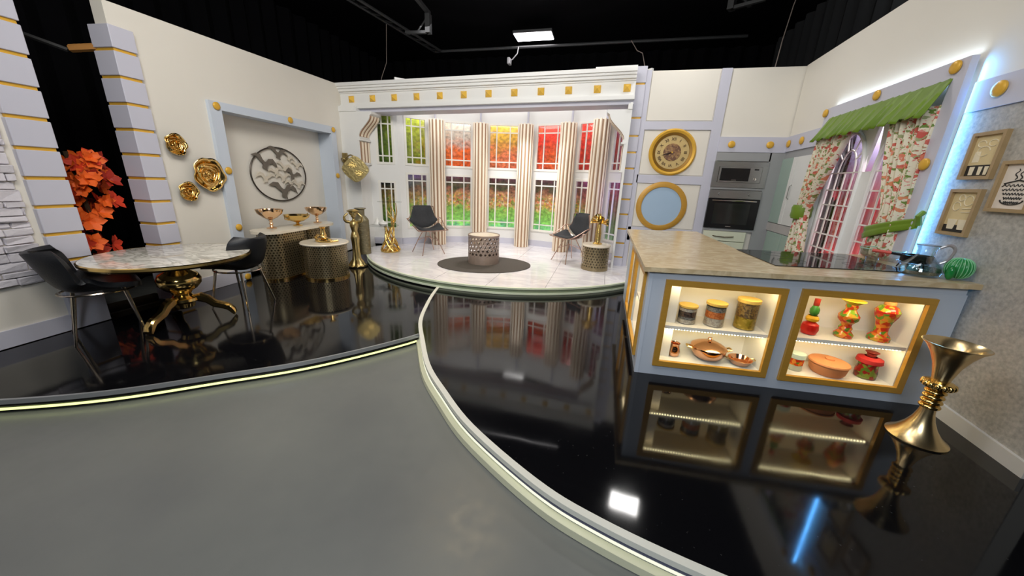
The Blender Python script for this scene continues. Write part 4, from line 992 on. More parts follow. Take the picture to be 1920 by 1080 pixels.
# ------------------------------------------------------------------ round dining table and scoop chairs
tb = thing('round_table', 'round white marble table on a turned golden pedestal', 'table', (-4.05, 2.47, .105))
TH = .69
MB().lathe([(0, TH-.022), (.575, TH-.022), (.60, TH-.012), (.612, TH-.002), (.60, TH), (0, TH)], 72, caps=False).build('tabletop', MARBW, tb)
MB().lathe([(.56, TH-.055), (.60, TH-.05), (.622, TH-.03), (.625, TH-.008), (.613, TH-.001), (.613, TH-.022), (.56, TH-.022)], 72, caps=False).build('gold_rim', GOLD, tb)
MB().lathe([(.20, TH-.03), (.19, TH-.05), (.10, TH-.07), (.085, TH-.10), (.075, TH-.14), (.10, TH-.17), (.15, TH-.20), (.175, TH-.25), (.17, TH-.30), (.13, TH-.35), (.085, TH-.38), (.07, TH-.41), (.085, TH-.43), (.12, TH-.45), (.125, TH-.475), (.09, TH-.50), (.08, TH-.54), (.05, TH-.56)], 40).build('pedestal', GOLD, tb)
for a in (-78, 42, 160):
    d = Vector((math.cos(math.radians(a)), math.sin(math.radians(a)), 0)); n_ = Vector((-d.y, d.x, 0))
    path = [(.05, .20), (.12, .215), (.19, .18), (.24, .125), (.30, .10), (.35, .075), (.385, .03), (.40, .0)]; hs = [.062, .06, .052, .048, .046, .044, .040, .026]; P = []
    for i, (r_, z) in enumerate(path):
        c_ = d*r_+Vector((0, 0, z+.024 if i < 7 else .022)); hh = hs[i]; wd = .042-.0015*i+(.01 if i >= 6 else 0)
        P.append([c_+n_*x*wd+Vector((0, 0, 1))*y*hh*.62+d*(y*hh*.35) for x, y in ((-1, -.6), (-.7, -1), (.7, -1), (1, -.6), (1, .6), (.6, 1), (-.6, 1), (-1, .6))])
    mb = MB(); V = mb.grid(P, close_v=True); mb.b.faces.new(V[0]); mb.b.faces.new(V[-1][::-1]); mb.build('foot', GOLD, tb)

def scoop_chair(lb, x, y, ang):
    """local +x is the facing direction"""
    t = thing('scoop_chair', lb, 'chair', (x, y, .105), ang, 'black scoop chairs at the round table')
    P = []; nu, nv = 24, 18
    prof = [(.27, .455), (.22, .47), (.10, .462), (-.02, .448), (-.12, .452), (-.19, .49), (-.235, .56), (-.27, .65), (-.30, .74), (-.32, .80)]
    pr_ = cat_rom(prof, 3)
    for i, q in enumerate(pr_):
        v = i/(len(pr_)-1); px_, pz = q.x, q.y
        hw = .235 if v < .45 else lerp(.25, .235, (v-.45)/.55)
        if v < .12: hw *= .72+.28*math.sqrt(v/.12)
        if v > .86: hw *= lerp(1, .72, ((v-.86)/.14)**1.6)
        row = []
        for j in range(nu+1):
            u = -1+2*j/nu
            curl = abs(u)**2.6
            fx = .16*curl*math.sin(min(1, max(0, (v-.28)/.72))*PI*.62) ; fz = .10*curl*math.exp(-((v-.42)/.16)**2)+.012*curl
            row.append((px_+fx, hw*u, pz+fz))
        P.append(row)
    mb = MB(); mb.grid(P); o = mb.build('seat_shell', LEATHER, t, ang=80)
    s_ = o.modifiers.new('s', 'SOLIDIFY'); s_.thickness = .045; s_.offset = 0; b_ = o.modifiers.new('b', 'BEVEL'); b_.width = .015; b_.segments = 3; b_.limit_method = 'ANGLE'
    MB().tube([(.24*math.cos(a)+.01, .20*math.sin(a), .425) for a in np.linspace(0, 2*PI, 29)[:-1]], .009, 6, closed=True).build('seat_ring', CHROME2, t)
    for sx, sy in ((1, 1), (1, -1), (-1, 1), (-1, -1)):
        MB().tube([(sx*.15+.01, sy*.13, .425), (sx*.215, sy*.205, .0)], [.015, .009], 10).build('leg', CHROME2, t)
    return t
CHROME2 = mat('pale_brass_tube', (.66, .58, .48), .2, 1, var=.05)
scoop_chair('black scoop chair left of the marble table, seen from its side', -4.34, 2.01, math.radians(66))
scoop_chair('black scoop chair behind the marble table, next to the pierced console', -3.97, 3.02, math.radians(190))

# ------------------------------------------------------------------ pierced metal console and tables
def lattice(name, parent, path, z0, z1, cell, material, th=.006):
    """closed path of (x,y); sheet pierced with star holes in hexagonal cells"""
    pts = [Vector((*p, 0)) for p in path]; n = len(pts); cum = [0]
    for i in range(n): cum.append(cum[-1]+(pts[(i+1) % n]-pts[i]).length)
    Lp = cum[-1]; nc = max(6, round(Lp/cell)); cw = Lp/nc; ch = cw*.866; nr = max(2, round((z1-z0)/ch)); ch = (z1-z0)/nr
    import bisect
    def at_(s):
        s %= Lp; i = bisect.bisect_right(cum, s)-1; i = min(i, n-1); t = (s-cum[i])/(cum[i+1]-cum[i]); return pts[i].lerp(pts[(i+1) % n], t)
    mb = MB()
    for r_ in range(nr):
        for c_ in range(nc):
            cx = (c_+(.5 if r_ % 2 else 0))*cw; cz = z0+(r_+.5)*ch
            o_, q = [], []
            for k in range(12):
                a = PI*k/6; big = (k % 2 == 0)
                # outer = rectangle-ish cell so that sheets meet
                ex = max(-1, min(1, math.cos(a)*1.42)); ez = max(-1, min(1, math.sin(a)*1.42))
                o_.append((cx+ex*cw/2, cz+ez*ch/2)); rr = (.44 if big else .27)*(1 if (r_+c_) % 2 else .8)
                q.append((cx+math.cos(a)*cw*rr, cz+math.sin(a)*ch*rr))
            vo = []; vi = []
            for s_, z in o_: p = at_(s_); vo.append(mb.b.verts.new((p.x, p.y, z)))
            for s_, z in q: p = at_(s_); vi.append(mb.b.verts.new((p.x, p.y, z)))
            for k in range(12): j = (k+1) % 12; mb.b.faces.new((vo[k], vo[j], vi[j], vi[k]))
    o = mb.build(name, material, parent, smooth=False); tag(o, kind='stuff')
    return o
def circ(r, n=48, cx=0, cy=0): return [(cx+r*math.cos(2*PI*k/n), cy+r*math.sin(2*PI*k/n)) for k in range(n)]
def stadium(lx, ly, n=20):
    r = ly/2; return [(lx/2-r+r*math.cos(a), r*math.sin(a)) for a in np.linspace(-PI/2, PI/2, n)]+[(-lx/2+r+r*math.cos(a), r*math.sin(a)) for a in np.linspace(PI/2, 3*PI/2, n)]
cs = thing('console_table', 'long pierced brass console with an ivory oval top in front of the alcove', 'console', (-4.60, 4.50, .105), LW.ang)
MB().prism(stadium(1.46, .44), .675, .715, 'z').build('top', IVORY, cs, ang=40)
for lx, x in ((.62, -.28), ):
    lattice('pierced_drum', cs, [(p[0]+x, p[1]) for p in stadium(.74, .40, 28)], .03, .675, .040, BRASS)
    MB().prism([(p[0]+x, p[1]) for p in stadium(.75, .41)], 0, .03).build('base_rim', GOLD, cs, ang=40)
    MB().prism([(p[0]+x, p[1]) for p in stadium(.66, .32)], .03, .674).build('inner_liner', mat('dark_brass_liner', (.07, .055, .028), .5, .6, var=.4, scale=30), cs, ang=40)
lattice('pierced_panel', cs, [(p[0]+.38, p[1]) for p in stadium(.58, .30, 20)], .25, .675, .040, BRASS)
MB().prism([(p[0]+.38, p[1]) for p in stadium(.52, .24)], .26, .674).build('panel_liner', mat('dark_brass_liner', (.07, .055, .028)), cs, ang=40)
sm = thing('drum_table', 'low pierced brass drum table with an ivory top, nested before the console', 'table', (-4.01, 4.40, .105), 0)
MB().lathe([(0, .505), (.325, .505), (.335, .52), (.325, .535), (0, .535)], 48, caps=False).build('top', IVORY, sm)
lattice('pierced_drum', sm, circ(.30), .03, .505, .036, BRASS); MB().lathe([(.305, 0), (.305, .03), (.29, .03)], 48).build('base_rim', GOLD, sm)
MB().lathe([(.265, .03), (.265, .50)], 40).build('inner_liner', mat('dark_brass_liner', (.07, .055, .028)), sm)
rg = MB().lathe([(0, 0), (1.0, 0), (1.0, .012), (0, .013)], 64, caps=False).build('round_rug', RUG, loc=(-1.90, 5.66, ZS+.001)); tag(rg, 'charcoal round rug on the white marble stage', 'rug')
rg.rotation_euler = (0, 0, math.radians(18.5)); rg.scale = (.80, .62, 1)
ct = thing('coffee_table', 'pierced bronze drum table with a cream top, on the charcoal rug', 'table', (-1.955, 5.77, ZS+.014))
BRZ2 = mat('taupe_bronze_lattice', s2l('A8968A'), .45, .5, var=.15, scale=20)
lattice('pierced_drum', ct, circ(.268), .14, .465, .075, BRZ2)
MB().lathe([(.27, 0), (.27, .14), (.262, .14), (.262, 0)], 48, caps=False).build('base_band', BRZ2, ct)
MB().lathe([(.272, .465), (.275, .485), (.268, .492), (.262, .470)], 48, caps=False).build('top_rim', BRZ2, ct); MB().lathe([(0, .468), (.262, .468), (.262, .482), (0, .484)], 40, caps=False).build('top', IVORY, ct)
sl = thing('side_table', 'pierced brass drum stool beside the right wire chair', 'table', (-.055, 6.12, ZS+.001))
lattice('pierced_drum', sl, circ(.222), .05, .40, .048, BRASS); MB().lathe([(.228, 0), (.228, .05), (.215, .05)], 40).build('base_rim', BRASS, sl)
MB().lathe([(.19, .05), (.19, .40)], 32).build('inner_liner', mat('olive_liner', (.16, .13, .08), .6), sl)
MB().lathe([(0, .40), (.235, .40), (.24, .415), (.235, .43), (0, .43)], 40, caps=False).build('top', IVORY, sl)

# ornaments on the console
def compote(lb, p, r, h, handles=False, deep=False, gm=GOLD):
    t = thing('footed_bowl', lb, 'bowl', p, 0, 'golden footed bowls on the console')
    hb = h*(.45 if not deep else .30)
    MB().lathe([(r*.36, 0), (r*.36, .012), (r*.16, .022), (.018, hb*.35), (.028, hb*.55), (.016, hb*.75), (.03, hb)], 28).build('stem', gm, t)
    MB().lathe([(.02, hb), (r*.5, hb+(h-hb)*.22), (r*.88, hb+(h-hb)*.62), (r, h), (r*.95, h-.004), (r*.82, hb+(h-hb)*.66), (r*.4, hb+(h-hb)*.32), (0, hb+(h-hb)*.25)], 36, caps=False).build('bowl', gm, t)
    if handles:
        for s_ in (-1, 1): MB().tube([(0, s_*r*.92, h-.02), (0, s_*r*1.2, h+.01), (0, s_*r*1.2, h-.05), (0, s_*r*.8, h-.07)], .008, 6).build('handle', gm, t)
    return t
RG = mat('rose_gold', (.90, .62, .40), .14, 1)
PZ = .105+.716
compote('tall golden footed bowl at the left end of the console', (-4.655, 4.13, PZ), .175, .27, gm=RG)
compote('low wide golden bowl with side handles, middle of the console', (-4.61, 4.55, PZ), .185, .165, True, True)
compote('golden footed bowl at the right end of the console', (-4.655, 5.0, PZ), .17, .25, gm=RG)
kn = thing('coral_ornament', 'golden coral shaped ornament on the low drum table', 'ornament', (-4.02, 4.40, .105+.536))
random.seed(9)
for k in range(11):
    a = random.uniform(0, 6.28); q = .10*random.random(); z = random.uniform(.02, .13)
    MB().tube([(q*math.cos(a+i*.9)*(1+.3*i), q*math.sin(a+i*.9)*(1+.2*i), max(.014, z-.03*i+.02*math.sin(i*3))) for i in range(5)], .017, 7).build('branch', GOLD, kn)
MB().lathe([(.05, .08), (.035, .14), (.03, .19), (.05, .215), (0, .22)], 14).build('finial', GOLD, kn)
MB().lathe([(.11, 0), (.12, .02), (.06, .05)], 20).build('base', GOLD, kn)
for k, (x, y) in enumerate(((-.02+.11, .08), (.13, -.02))):
    pass

# woman statue
sw = thing('statue', 'slim golden statue of a draped standing woman in front of the bronze urn', 'statue', (-4.02, 5.10, .106), math.radians(-60))
prof = [(.14, .0), (.145, .02), (.12, .045), (.088, .12), (.072, .22), (.066, .34), (.075, .44), (.082, .50), (.066, .57), (.056, .61), (.078, .68), (.082, .73), (.06, .775), (.030, .79), (.026, .82)]
P = []
for r_, z in cat_rom(prof, 3) and [(q.x, q.y) for q in cat_rom(prof, 3)]:
    row = []
    for k in range(40):
        a = 2*PI*k/40; fold = 1+(.13*math.sin(9*a+z*5) if z < .55 else .02*math.sin(9*a))*(1-z); row.append((r_*fold*math.cos(a)*1.05, r_*fold*math.sin(a)*(.82 if z > .1 else 1), z))
    P.append(row)
mb = MB(); V = mb.grid(P, close_v=True); mb.b.faces.new(V[0][::-1]); mb.b.faces.new(V[-1])
def limb(pts, rr): mb.tube([(q.x, q.y, q.z) for q in cat_rom(pts, 3)], [lerp(rr[0], rr[1], i/(3*(len(pts)-1))) for i in range(3*(len(pts)-1)+1)], 8)
for s_ in (-1, 1): limb([(0, s_*.065, .755), (.02, s_*.12, .77), (.045, s_*.135, .84), (.03, s_*.08, .90)], (.026, .016))
GOLDS = mat('old_gold_patina', (.50, .39, .17), .34, 1, var=.25, scale=16, bump=.3, bscale=30)
mb.ball((0, 0, .875), .05, .95, .85, 1.15, 16, 10)
mb.build('figure', GOLDS, sw, ang=60)
MB().ball((-.014, 0, .905), .064, 1.1, 1.15, .75, 16, 8).lathe([(.085, .925), (.10, .94), (.05, .962), (0, .966)], 18, caps=False).build('hair_and_headdress', GOLDS, sw)
MB().lathe([(.17, 0), (.17, .018), (.13, .024)], 24).build('base', mat('dark_base', (.03, .022, .01), .3, .5), sw)
un = thing('tall_urn', 'tall hammered dark bronze urn on the corner of the white stage', 'urn', (-4.26, 5.60, ZS+.001))
P = []
for k in range(60):
    z = k/59*.70; r_ = .138-.006*abs(z-.3) if z < .62 else .13-.06*((z-.62)/.08)**1.4
    P.append((max(.03, r_)*(1+.012*math.sin(k*1.9)), z))
MB().lathe(P+[(.07, .72), (.072, .80), (.105, .82), (.10, .828), (.06, .825)], 36).build('body', BRONZE, un)

# glass table on a golden coral foot with white pieces, and its glass shelf
gt = thing('glass_table', 'round glass table on a golden coral trunk left of the wire chair', 'table', (-3.93, 5.98, ZS+.001))
random.seed(21); mbs = []
for k in range(9):
    a0 = 2*PI*k/9; pts = []
    for i in range(9):
        t_ = i/8; r_ = .13*(1-t_)**1.5+.045+.05*max(0, t_-.6)*2; a = a0+t_*2.6*(1 if k % 2 else -1); pts.append((r_*math.cos(a), r_*math.sin(a), .02+.47*t_))
    MB().tube(pts, [.022-.001*i for i in range(9)], 7).build('coral_branch', GOLDR, gt)
P = [(.165*(1+.06*math.sin(k)), 0) for k in range(3)]
MB().lathe([(.17, 0), (.175, .02), (.14, .045), (.08, .07), (.05, .12)], 30).build('base', GOLDR, gt)
MB().lathe([(0, .492), (.27, .492), (.27, .502), (0, .502)], 40, caps=False, c=(-.10, -.02, 0)).build('glass_top', GLASS, gt)
for k in range(4):
    a = .4+k*1.1; MB().tube([(.06, .04, .50), (.07+.03*math.cos(a), .05+.03*math.sin(a), .62), (.05+.09*math.cos(a), .04+.06*math.sin(a), .76-.03*k), (.04+.13*math.cos(a+.5), .04+.06*math.sin(a), .92-.05*k)], [.016, .014, .010, .006], 7).build('coral_twig', GOLDR, gt)
MB().lathe([(0, .935), (.22, .935), (.22, .943), (0, .943)], 40, caps=False, c=(.02, .02, 0)).build('upper_glass_shelf', GLASS, gt)
MB().lathe([(.012, .5), (.012, .935)], 10, c=(.03, .03, 0)).build('shelf_post', GOLDR, gt)
wz = ZS+.505
for lb, px_, py_, r_, h_ in (('small white cone shaped ornament, left of the two on the glass table', -4.15, 5.93, .07, .15), ('small white lidded dish beside the cone ornament on the glass table', -3.98, 5.86, .085, .09)):
    t = thing('white_ornament', lb, 'ornament', (px_, py_, wz))
    MB().lathe([(r_, 0), (r_*1.05, .015), (r_*.6, h_*.45), (r_*.25, h_*.85), (0, h_)] if h_ > .1 else [(r_*.6, 0), (r_, h_*.4), (r_*.95, h_*.7), (r_*.3, h_*.9), (.01, h_*1.15), (0, h_*1.2)], 20).build('body', WHITE_PL, t)

# lantern clock on bracket
ln = thing('hanging_lantern', 'old gold double sided station clock hanging from a scroll bracket on the left pier', 'lantern', (-5.02, 6.30, 1.84), 0)
AG = mat('aged_gold', (.38, .29, .12), .3, .9, var=.3, scale=20, bump=.3, bscale=30)
MB().prism([(-.05, .18), (.05, .18), (.07, .06), (.035, 0), (.06, -.10), (.03, -.22), (-.03, -.22), (-.06, -.10), (-.035, 0), (-.06, .06)], -.03, 0, 'y').build('wall_plate', AG, ln, smooth=False)
MB().tube([(q.x, q.y, q.z) for q in cat_rom([(0, -.03, .03), (.14, -.14, .10), (.32, -.26, .13), (.45, -.32, .09)], 5)], .014, 8).build('bracket_arm', AG, ln)
MB().tube([(.02+.05*math.cos(a), -.08-.05*math.sin(a)*.8, .04+.04*math.sin(a)) for a in np.linspace(0, 5, 14)], .008, 6).build('scroll', AG, ln)
hd = []
for k in range(36):
    a = 2*PI*k/36; r_ = .20*(1+.16*abs(math.cos(2*a))**4); hd.append((r_*math.cos(a), r_*math.sin(a)))
Ml = Matrix.Translation((.46, -.33, -.12)) @ Matrix.Rotation(math.radians(28), 4, 'Z')
mb = MB(); mb.prism(hd, -.045, .045, 'y')
for v in mb.b.verts: v.co = Ml @ v.co
mb.build('clock_case', AG, ln, smooth=False)
def lobe(cx, cz, s_):
    pts = [(cx+s_*math.cos(a)*(1 if k % 2 else .62), cz+s_*.62*math.sin(a)*(1 if k % 2 else .7)) for k, a in enumerate(np.linspace(0, 2*PI, 21)[:-1])]
    mb = MB(); mb.prism(pts, -.062, -.045, 'y')
    for v in mb.b.verts: v.co = Ml @ v.co
    mb.build('embossed_leaf', GOLDR, ln, ang=30)
lobe(-.05, .07, .085); lobe(.06, -.07, .085)

# ------------------------------------------------------------------ wire chairs
WIRE = mat('rose_copper_wire', (.62, .42, .34), .3, .9, var=.05)
def wire_chair(lb, x, y, ang, cush):
    t = thing('wire_chair', lb, 'chair', (x, y, ZS+.001), ang, 'rose gold wire chairs with black cushions on the stage'); t.scale = (1.08,)*3
    def shell(u, v):   # u -1..1 across, v 0..1 from front edge to top of back
        q = cat_rom([(.25, .42), (.12, .40), (-.05, .385), (-.17, .42), (-.235, .54), (-.28, .68), (-.31, .80)], 6); i = v*(len(q)-1); a = q[int(i)]; b_ = q[min(len(q)-1, int(i)+1)]; p = a.lerp(b_, i-int(i))
        hw = .27*(1 if v < .5 else lerp(1, .74, (v-.5)/.5)); curl = abs(u)**2.2
        lift = .20*curl*math.exp(-((v-.42)/.24)**2)
        return (p.x+.12*curl*(v > .45)*(v-.45)*1.8, hw*u*(1+.18*math.exp(-((v-.42)/.2)**2)), p.y+lift)
    for i in range(9):
        u = -1+2*i/8; MB().tube([shell(u, v) for v in np.linspace(0, 1, 15)], .0045, 5).build('wire', WIRE, t)
    for v in np.linspace(0, 1, 10): MB().tube([shell(u, v) for u in np.linspace(-1, 1, 15)], .0045 if 0 < v < 1 else .008, 5).build('wire', WIRE, t)
    for s_ in (-1, 1): MB().tube([shell(s_, v) for v in np.linspace(0, 1, 17)], .008, 6).build('rim_wire', WIRE, t)
    for sx, sy in ((1, 1), (1, -1), (-1, 1), (-1, -1)):
        MB().tube([(sx*.07, sy*.06, .39), (sx*.14, sy*.13, .22), (sx*.22, sy*.21, .0)], .008, 6).build('leg', WIRE, t)
        MB().tube([(sx*.14, sy*.13, .22), (0, 0, .30), (-sx*.14, sy*.13, .22)], .006, 5).build('strut', WIRE, t)
    # seat and back cushions
    def pad(name, v0, v1, um, thick):
        A_, B_ = [], []
        G1 = []; 
        for i in range(13):
            v = lerp(v0, v1, i/12); row = []
            for j in range(13):
                u = um*(-1+2*j/12)*(1-.12*abs(2*i/12-1)**4); p = Vector(shell(u, v)); e = (1-abs(2*i/12-1)**6)*(1-abs(2*j/12-1)**6)
                p2 = Vector(shell(u, min(1, v+.02))); p3 = Vector(shell(u+.02, v)); d1 = (p2-p); d2 = (p3-p); n_ = d2.cross(d1)
                if n_.length < 1e-9: n_ = Vector((0, 0, 1))
                n_.normalize()
                row.append((p+n_*.012, p+n_*(.016+thick*e)))
            G1.append(row)
        mb = MB(); a = mb.grid([[q[0] for q in r_] for r_ in G1]); b_ = mb.grid([[q[1] for q in r_] for r_ in G1])
        n = 12
        for k in range(n):
            for (i0, j0, i1, j1) in ((k, 0, k+1, 0), (k, n, k+1, n), (0, k, 0, k+1), (n, k, n, k+1)):
                mb.b.faces.new((a[i0][j0], a[i1][j1], b_[i1][j1], b_[i0][j0]))
        mb.build(name, BFAB, t, ang=70)
    pad('seat_cushion', .03, .40, .86, .035); pad('back_cushion', .50, 1.0, .97, .04)
    return t
wire_chair('wire chair with a grey back cushion turned towards the rug, left side of the stage', -3.22, 6.16, math.radians(-38), 0)
wire_chair('wire chair with a black back cushion beside the pierced drum stool', -.54, 6.55, math.radians(222), 0)
hn = thing('trumpet_ornament', 'golden flower trumpet ornament on the drum stool', 'ornament', (-.045, 6.14, ZS+.432))
MB().lathe([(.075, 0), (.08, .015), (.05, .03), (.045, .05), (.05, .18), (.04, .24), (.035, .34)], 20).build('stem', GOLDR, hn)
for k, (dx, dy, dz) in enumerate(((-.9, -.2, .25), (.95, -.3, .1), (.1, -.8, .4), (-.3, .6, .7))):
    q = Vector((dx, dy, dz)).to_track_quat('Z', 'Y').to_matrix().to_4x4(); MM = Matrix.Translation((0, 0, .36)) @ q
    MB().lathe([(.02, 0), (.025, .05), (.04, .10), (.065, .135), (.06, .137), (.03, .09)], 16, M=MM).build('horn', GOLD, hn)

# ------------------------------------------------------------------ kitchen island
isl = thing('kitchen_island', 'pale blue grey kitchen island with gold framed lit niches', 'kitchen island', (.393, 2.809, ZP+.001), IS.ang)
zb = -ZP-.001   # heights below are given above the floor
ISLP = mat('pale_blue_grey_island_paint', s2l('C6CFDC'), .4, var=.03)
def ib(name, m_, x0, x1, y0, y1, z0, z1, bev=0): return MB().box(x0, x1, y0, y1, z0+zb, z1+zb, bev).build(name, m_, isl, smooth=False)
NI = [(.127, .975, .21, .937), (1.066, 1.902, .205, .947)]
FW = .045; ZI0, ZI1 = .245, .90
XE = 2.07
ND = .34
mb = MB()
xs = [(0, NI[0][0]+.02), (NI[0][1]-.02, NI[1][0]+.02), (NI[1][1]-.02, XE)]
for x0, x1 in xs: mb.box(x0, x1, 0, .03, ZP+zb, .985+zb)
for n_ in NI: mb.box(n_[0]+.02, n_[1]-.02, 0, .03, ZP+zb, n_[2]+.02+zb); mb.box(n_[0]+.02, n_[1]-.02, 0, .03, n_[3]-.02+zb, .985+zb)
mb.build('front_panel', ISLP, isl, smooth=False)
for k, (x0, x1, z0, z1) in enumerate(NI):
    fr = ring_frame(MB(), x0, x1, z0+zb, z1+zb, FW, -.022, .006).build('niche_frame', OCHRE, isl, smooth=False)
    a, b_, c, d = x0+.03, x1-.03, z0+.03, z1-.03
    ib('niche_back', SHELFW, a, b_, ND, ND+.012, c, d); ib('niche_side', SHELFW, a-.01, a, .03, ND+.012, c, d); ib('niche_side', SHELFW, b_, b_+.01, .03, ND+.012, c, d)
    ib('niche_bottom', SHELFW, a, b_, .03, ND, c-.01, c); ib('niche_top', SHELFW, a, b_, .03, ND, d, d+.01)
    zs = .548 if k == 0 else .553
    ib('shelf', SHELFW, a, b_, .035, ND, zs-.018, zs)
    mb = MB(); mb2 = MB()
    for zz in (d-.012, zs-.030):
        L_ = b_-a-.04; n = int(L_/.022)
        for i in range(n): x = a+.02+L_*(i+.5)/n; mb.box(x-.004, x+.004, .036, .044, zz+zb, zz+.004+zb)
        mb2.box(a+.01, b_-.01, .032, .048, zz+.004+zb, zz+.011+zb)
    tag(mb.build('led_diodes', LEDW, isl, smooth=False), kind='stuff'); mb2.build('led_tape', WHITE_PL, isl, smooth=False)
    for zz in (d-.02, zs-.045):
        p = IS.w((a+b_)/2, .05, zz); q = IS.w((a+b_)/2, .22, zz-.22); area('niche_led', p, q, b_-a-.06, .02, 1.45, (1, .80, .46))
# left arm of the island: side face with two more lit niches
sd = thing('island_side', None, None, (0, 0, 0)); bpy.data.objects.remove(sd)
def L2(u, off): # point on IL frame expressed in island coordinates
    p = Vector(IL.w(u, off)); q = Matrix.Rotation(-IS.ang, 3, 'Z') @ (p-Vector((.393, 2.809, 0))); return q
ML = Matrix.Rotation(-IS.ang, 4, 'Z') @ Matrix.Translation(Vector((.393, 5.30, 0))-Vector((.393, 2.809, 0))) @ Matrix.Rotation(IL.ang, 4, 'Z')
def sb(name, m_, boxes, bev=0):
    mb = MB()
    for x0, x1, y0, y1, z0, z1 in boxes: mb.box(x0, x1, y0, y1, z0+zb, z1+zb, M=ML)
    return mb.build(name, m_, isl, smooth=False)
S0, SE = .35, 2.491
SN = [(1.00, 1.50), (1.56, 2.38)]
bx = [(S0, SN[0][0]+.02, 0, .03, ZP, .985), (SN[0][1]-.02, SN[1][0]+.02, 0, .03, ZP, .985), (SN[1][1]-.02, SE, 0, .03, ZP, .985)]
for a, b_ in SN: bx += [(a+.02, b_-.02, 0, .03, ZP, .24), (a+.02, b_-.02, 0, .03, .945, .985)]
sb('side_panel', ISLP, bx)
for a, b_ in SN:
    mb = ring_frame(MB(), a, b_, .22+zb, .965+zb, .045, -.022, .006)
    for v in mb.b.verts: v.co = ML @ v.co
    mb.build('niche_frame', OCHRE, isl, smooth=False)
    sb('niche_back', SHELFW, [(a+.02, b_-.02, .26, .27, .24, .945)]); sb('niche_side', SHELFW, [(a+.02, a+.03, .03, .26, .24, .945)]); sb('niche_side', SHELFW, [(b_-.03, b_-.02, .03, .26, .24, .945)])
    sb('niche_bottom', SHELFW, [(a+.02, b_-.02, .03, .26, .23, .24)]); sb('niche_top', SHELFW, [(a+.02, b_-.02, .03, .26, .945, .955)]); sb('shelf', SHELFW, [(a+.03, b_-.03, .035, .26, .545, .563)])
    for zz in (.93, .53):
        area('niche_led', IL.w((a+b_)/2, .05, zz), IL.w((a+b_)/2, .2, zz-.22), b_-a-.08, .02, 1.0, (1, .80, .46))
sb('back_panel', ISLP, [(S0, S0+.02, .03, .85, ZP, .985)]); sb('inner_panel', ISLP, [(S0, 1.45, .83, .85, ZP, .985)])
ib('inner_panel', ISLP, .86, XE, 1.0, 1.02, ZP, .985)
# worktop: one L shaped slab, tipped a hair like the real one
wt = thing('worktop', 'beige veined stone worktop lying on the island', 'worktop', (.393, 2.809, .994), 0); wt.rotation_euler = (0, -.022, 0)
MB().prism([(-.045, -.05+.0), (2.082, .125), (2.012, 1.20), (.93, 1.10), (.88, 2.55), (-.04, 2.45)], 0, .036, 'z').build('slab', STONEC, wt, smooth=False)
mb = MB(); Mi = Matrix.Rotation(.022, 4, 'Y') @ Matrix.Identity(4)
mb.prism([(0, -.0095), (2.06, -.0545), (2.06, 0), (0, 0)], 0.002, .03, 'y')
for v in mb.b.verts: v.co = Vector((v.co.x*math.cos(IS.ang)-v.co.y*math.sin(IS.ang), v.co.x*math.sin(IS.ang)+v.co.y*math.cos(IS.ang), v.co.z))
mb.build('packing_strip', ISLP, wt, smooth=False)
zt_ = lambda x: 1.0305+.022*(x-.393)
hb = thing('hob', 'flat black glass induction hob set in the worktop', 'hob', (1.80, 3.50, zt_(1.80)+.0008), math.radians(4)); hb.rotation_euler[1] = -.022
MB().prism([(-.47, -.33), (.47, -.33), (.47, .40), (-.47, .40)], 0, .006).build('glass', mat('black_hob_glass', (.012, .012, .013), .04, var=.2), hb, smooth=False)
for x, y, r_ in ((-.24, -.10, .10), (.22, -.12, .09), (-.22, .2, .09), (.22, .2, .11)):
    MB().lathe([(r_, .0062), (r_, .0068), (r_-.003, .0068), (r_-.003, .0062)], 32, caps=False, c=(x, y, 0)).build('cooking_ring', mat('ring_grey', (.05, .05, .05), .3), hb)

# ---- things in the niches (positions on the island front, u along, depth .14, shelf height)
def ip(u, z, off=.15): return IS.w(u, off, z+.0008)
def jar(lb, u, z, r_, h_, layers, lid=WOODJ, group='storage jars in the left niche'):
    t = thing('storage_jar', lb, 'jar', ip(u, z), IS.ang, group)
    zz = .006
    for m_, hh in layers: MB().lathe([(0, zz), (r_*.93, zz), (r_*.93, zz+hh-.002), (0, zz+hh-.002)], 28, caps=False).build('contents', m_, t); zz += hh
    MB().lathe([(r_*.9, 0), (r_, .006), (r_, h_*.88), (r_*.94, h_*.9)], 28, caps=False).build('glass', GLASS, t)
    MB().lathe([(r_*.95, h_*.88), (r_*1.05, h_*.9), (r_*1.05, h_), (0, h_)], 28).build('lid', lid, t); return t
zs1 = .548; zs2 = .553
G1 = voro_mat('dark_beans', [s2l('5A4840'), s2l('3A2C28'), s2l('6E5648')], 70, .5); G2 = voro_mat('pale_rice', [s2l('D8C8B4'), s2l('C8B4A0'), s2l('E4D8C4')], 110, .6)
G3 = voro_mat('red_lentils', [s2l('E88040'), s2l('F09450'), s2l('D87034')], 110, .6); G4 = voro_mat('grey_seeds', [s2l('8A8680'), s2l('A49C90'), s2l('6E6A64')], 110, .6)
G5 = voro_mat('yellow_pasta', [s2l('C8A030'), s2l('D8B040'), s2l('A88420'), s2l('B89828')], 50, .5)
jar('short glass jar of dark beans with a wooden lid, upper left niche shelf', .375, zs1, .070, .155, [(G2, .035), (G4, .022), (G1, .045), (G2, .025)])
jar('glass jar of orange lentils with a wooden lid, upper left niche shelf', .585, zs1, .074, .195, [(G2, .065), (G3, .055), (G4, .035)])
jar('tallest glass jar of pasta and pulses with a wooden lid, upper left niche shelf', .815, zs1, .078, .245, [(G5, .095), (GRAIN, .12)])
zn1, zn2 = .2415, .2365
t = thing('copper_jug', 'small copper milk jug in the left niche', 'jug', ip(.325, zn1-.0005), IS.ang)
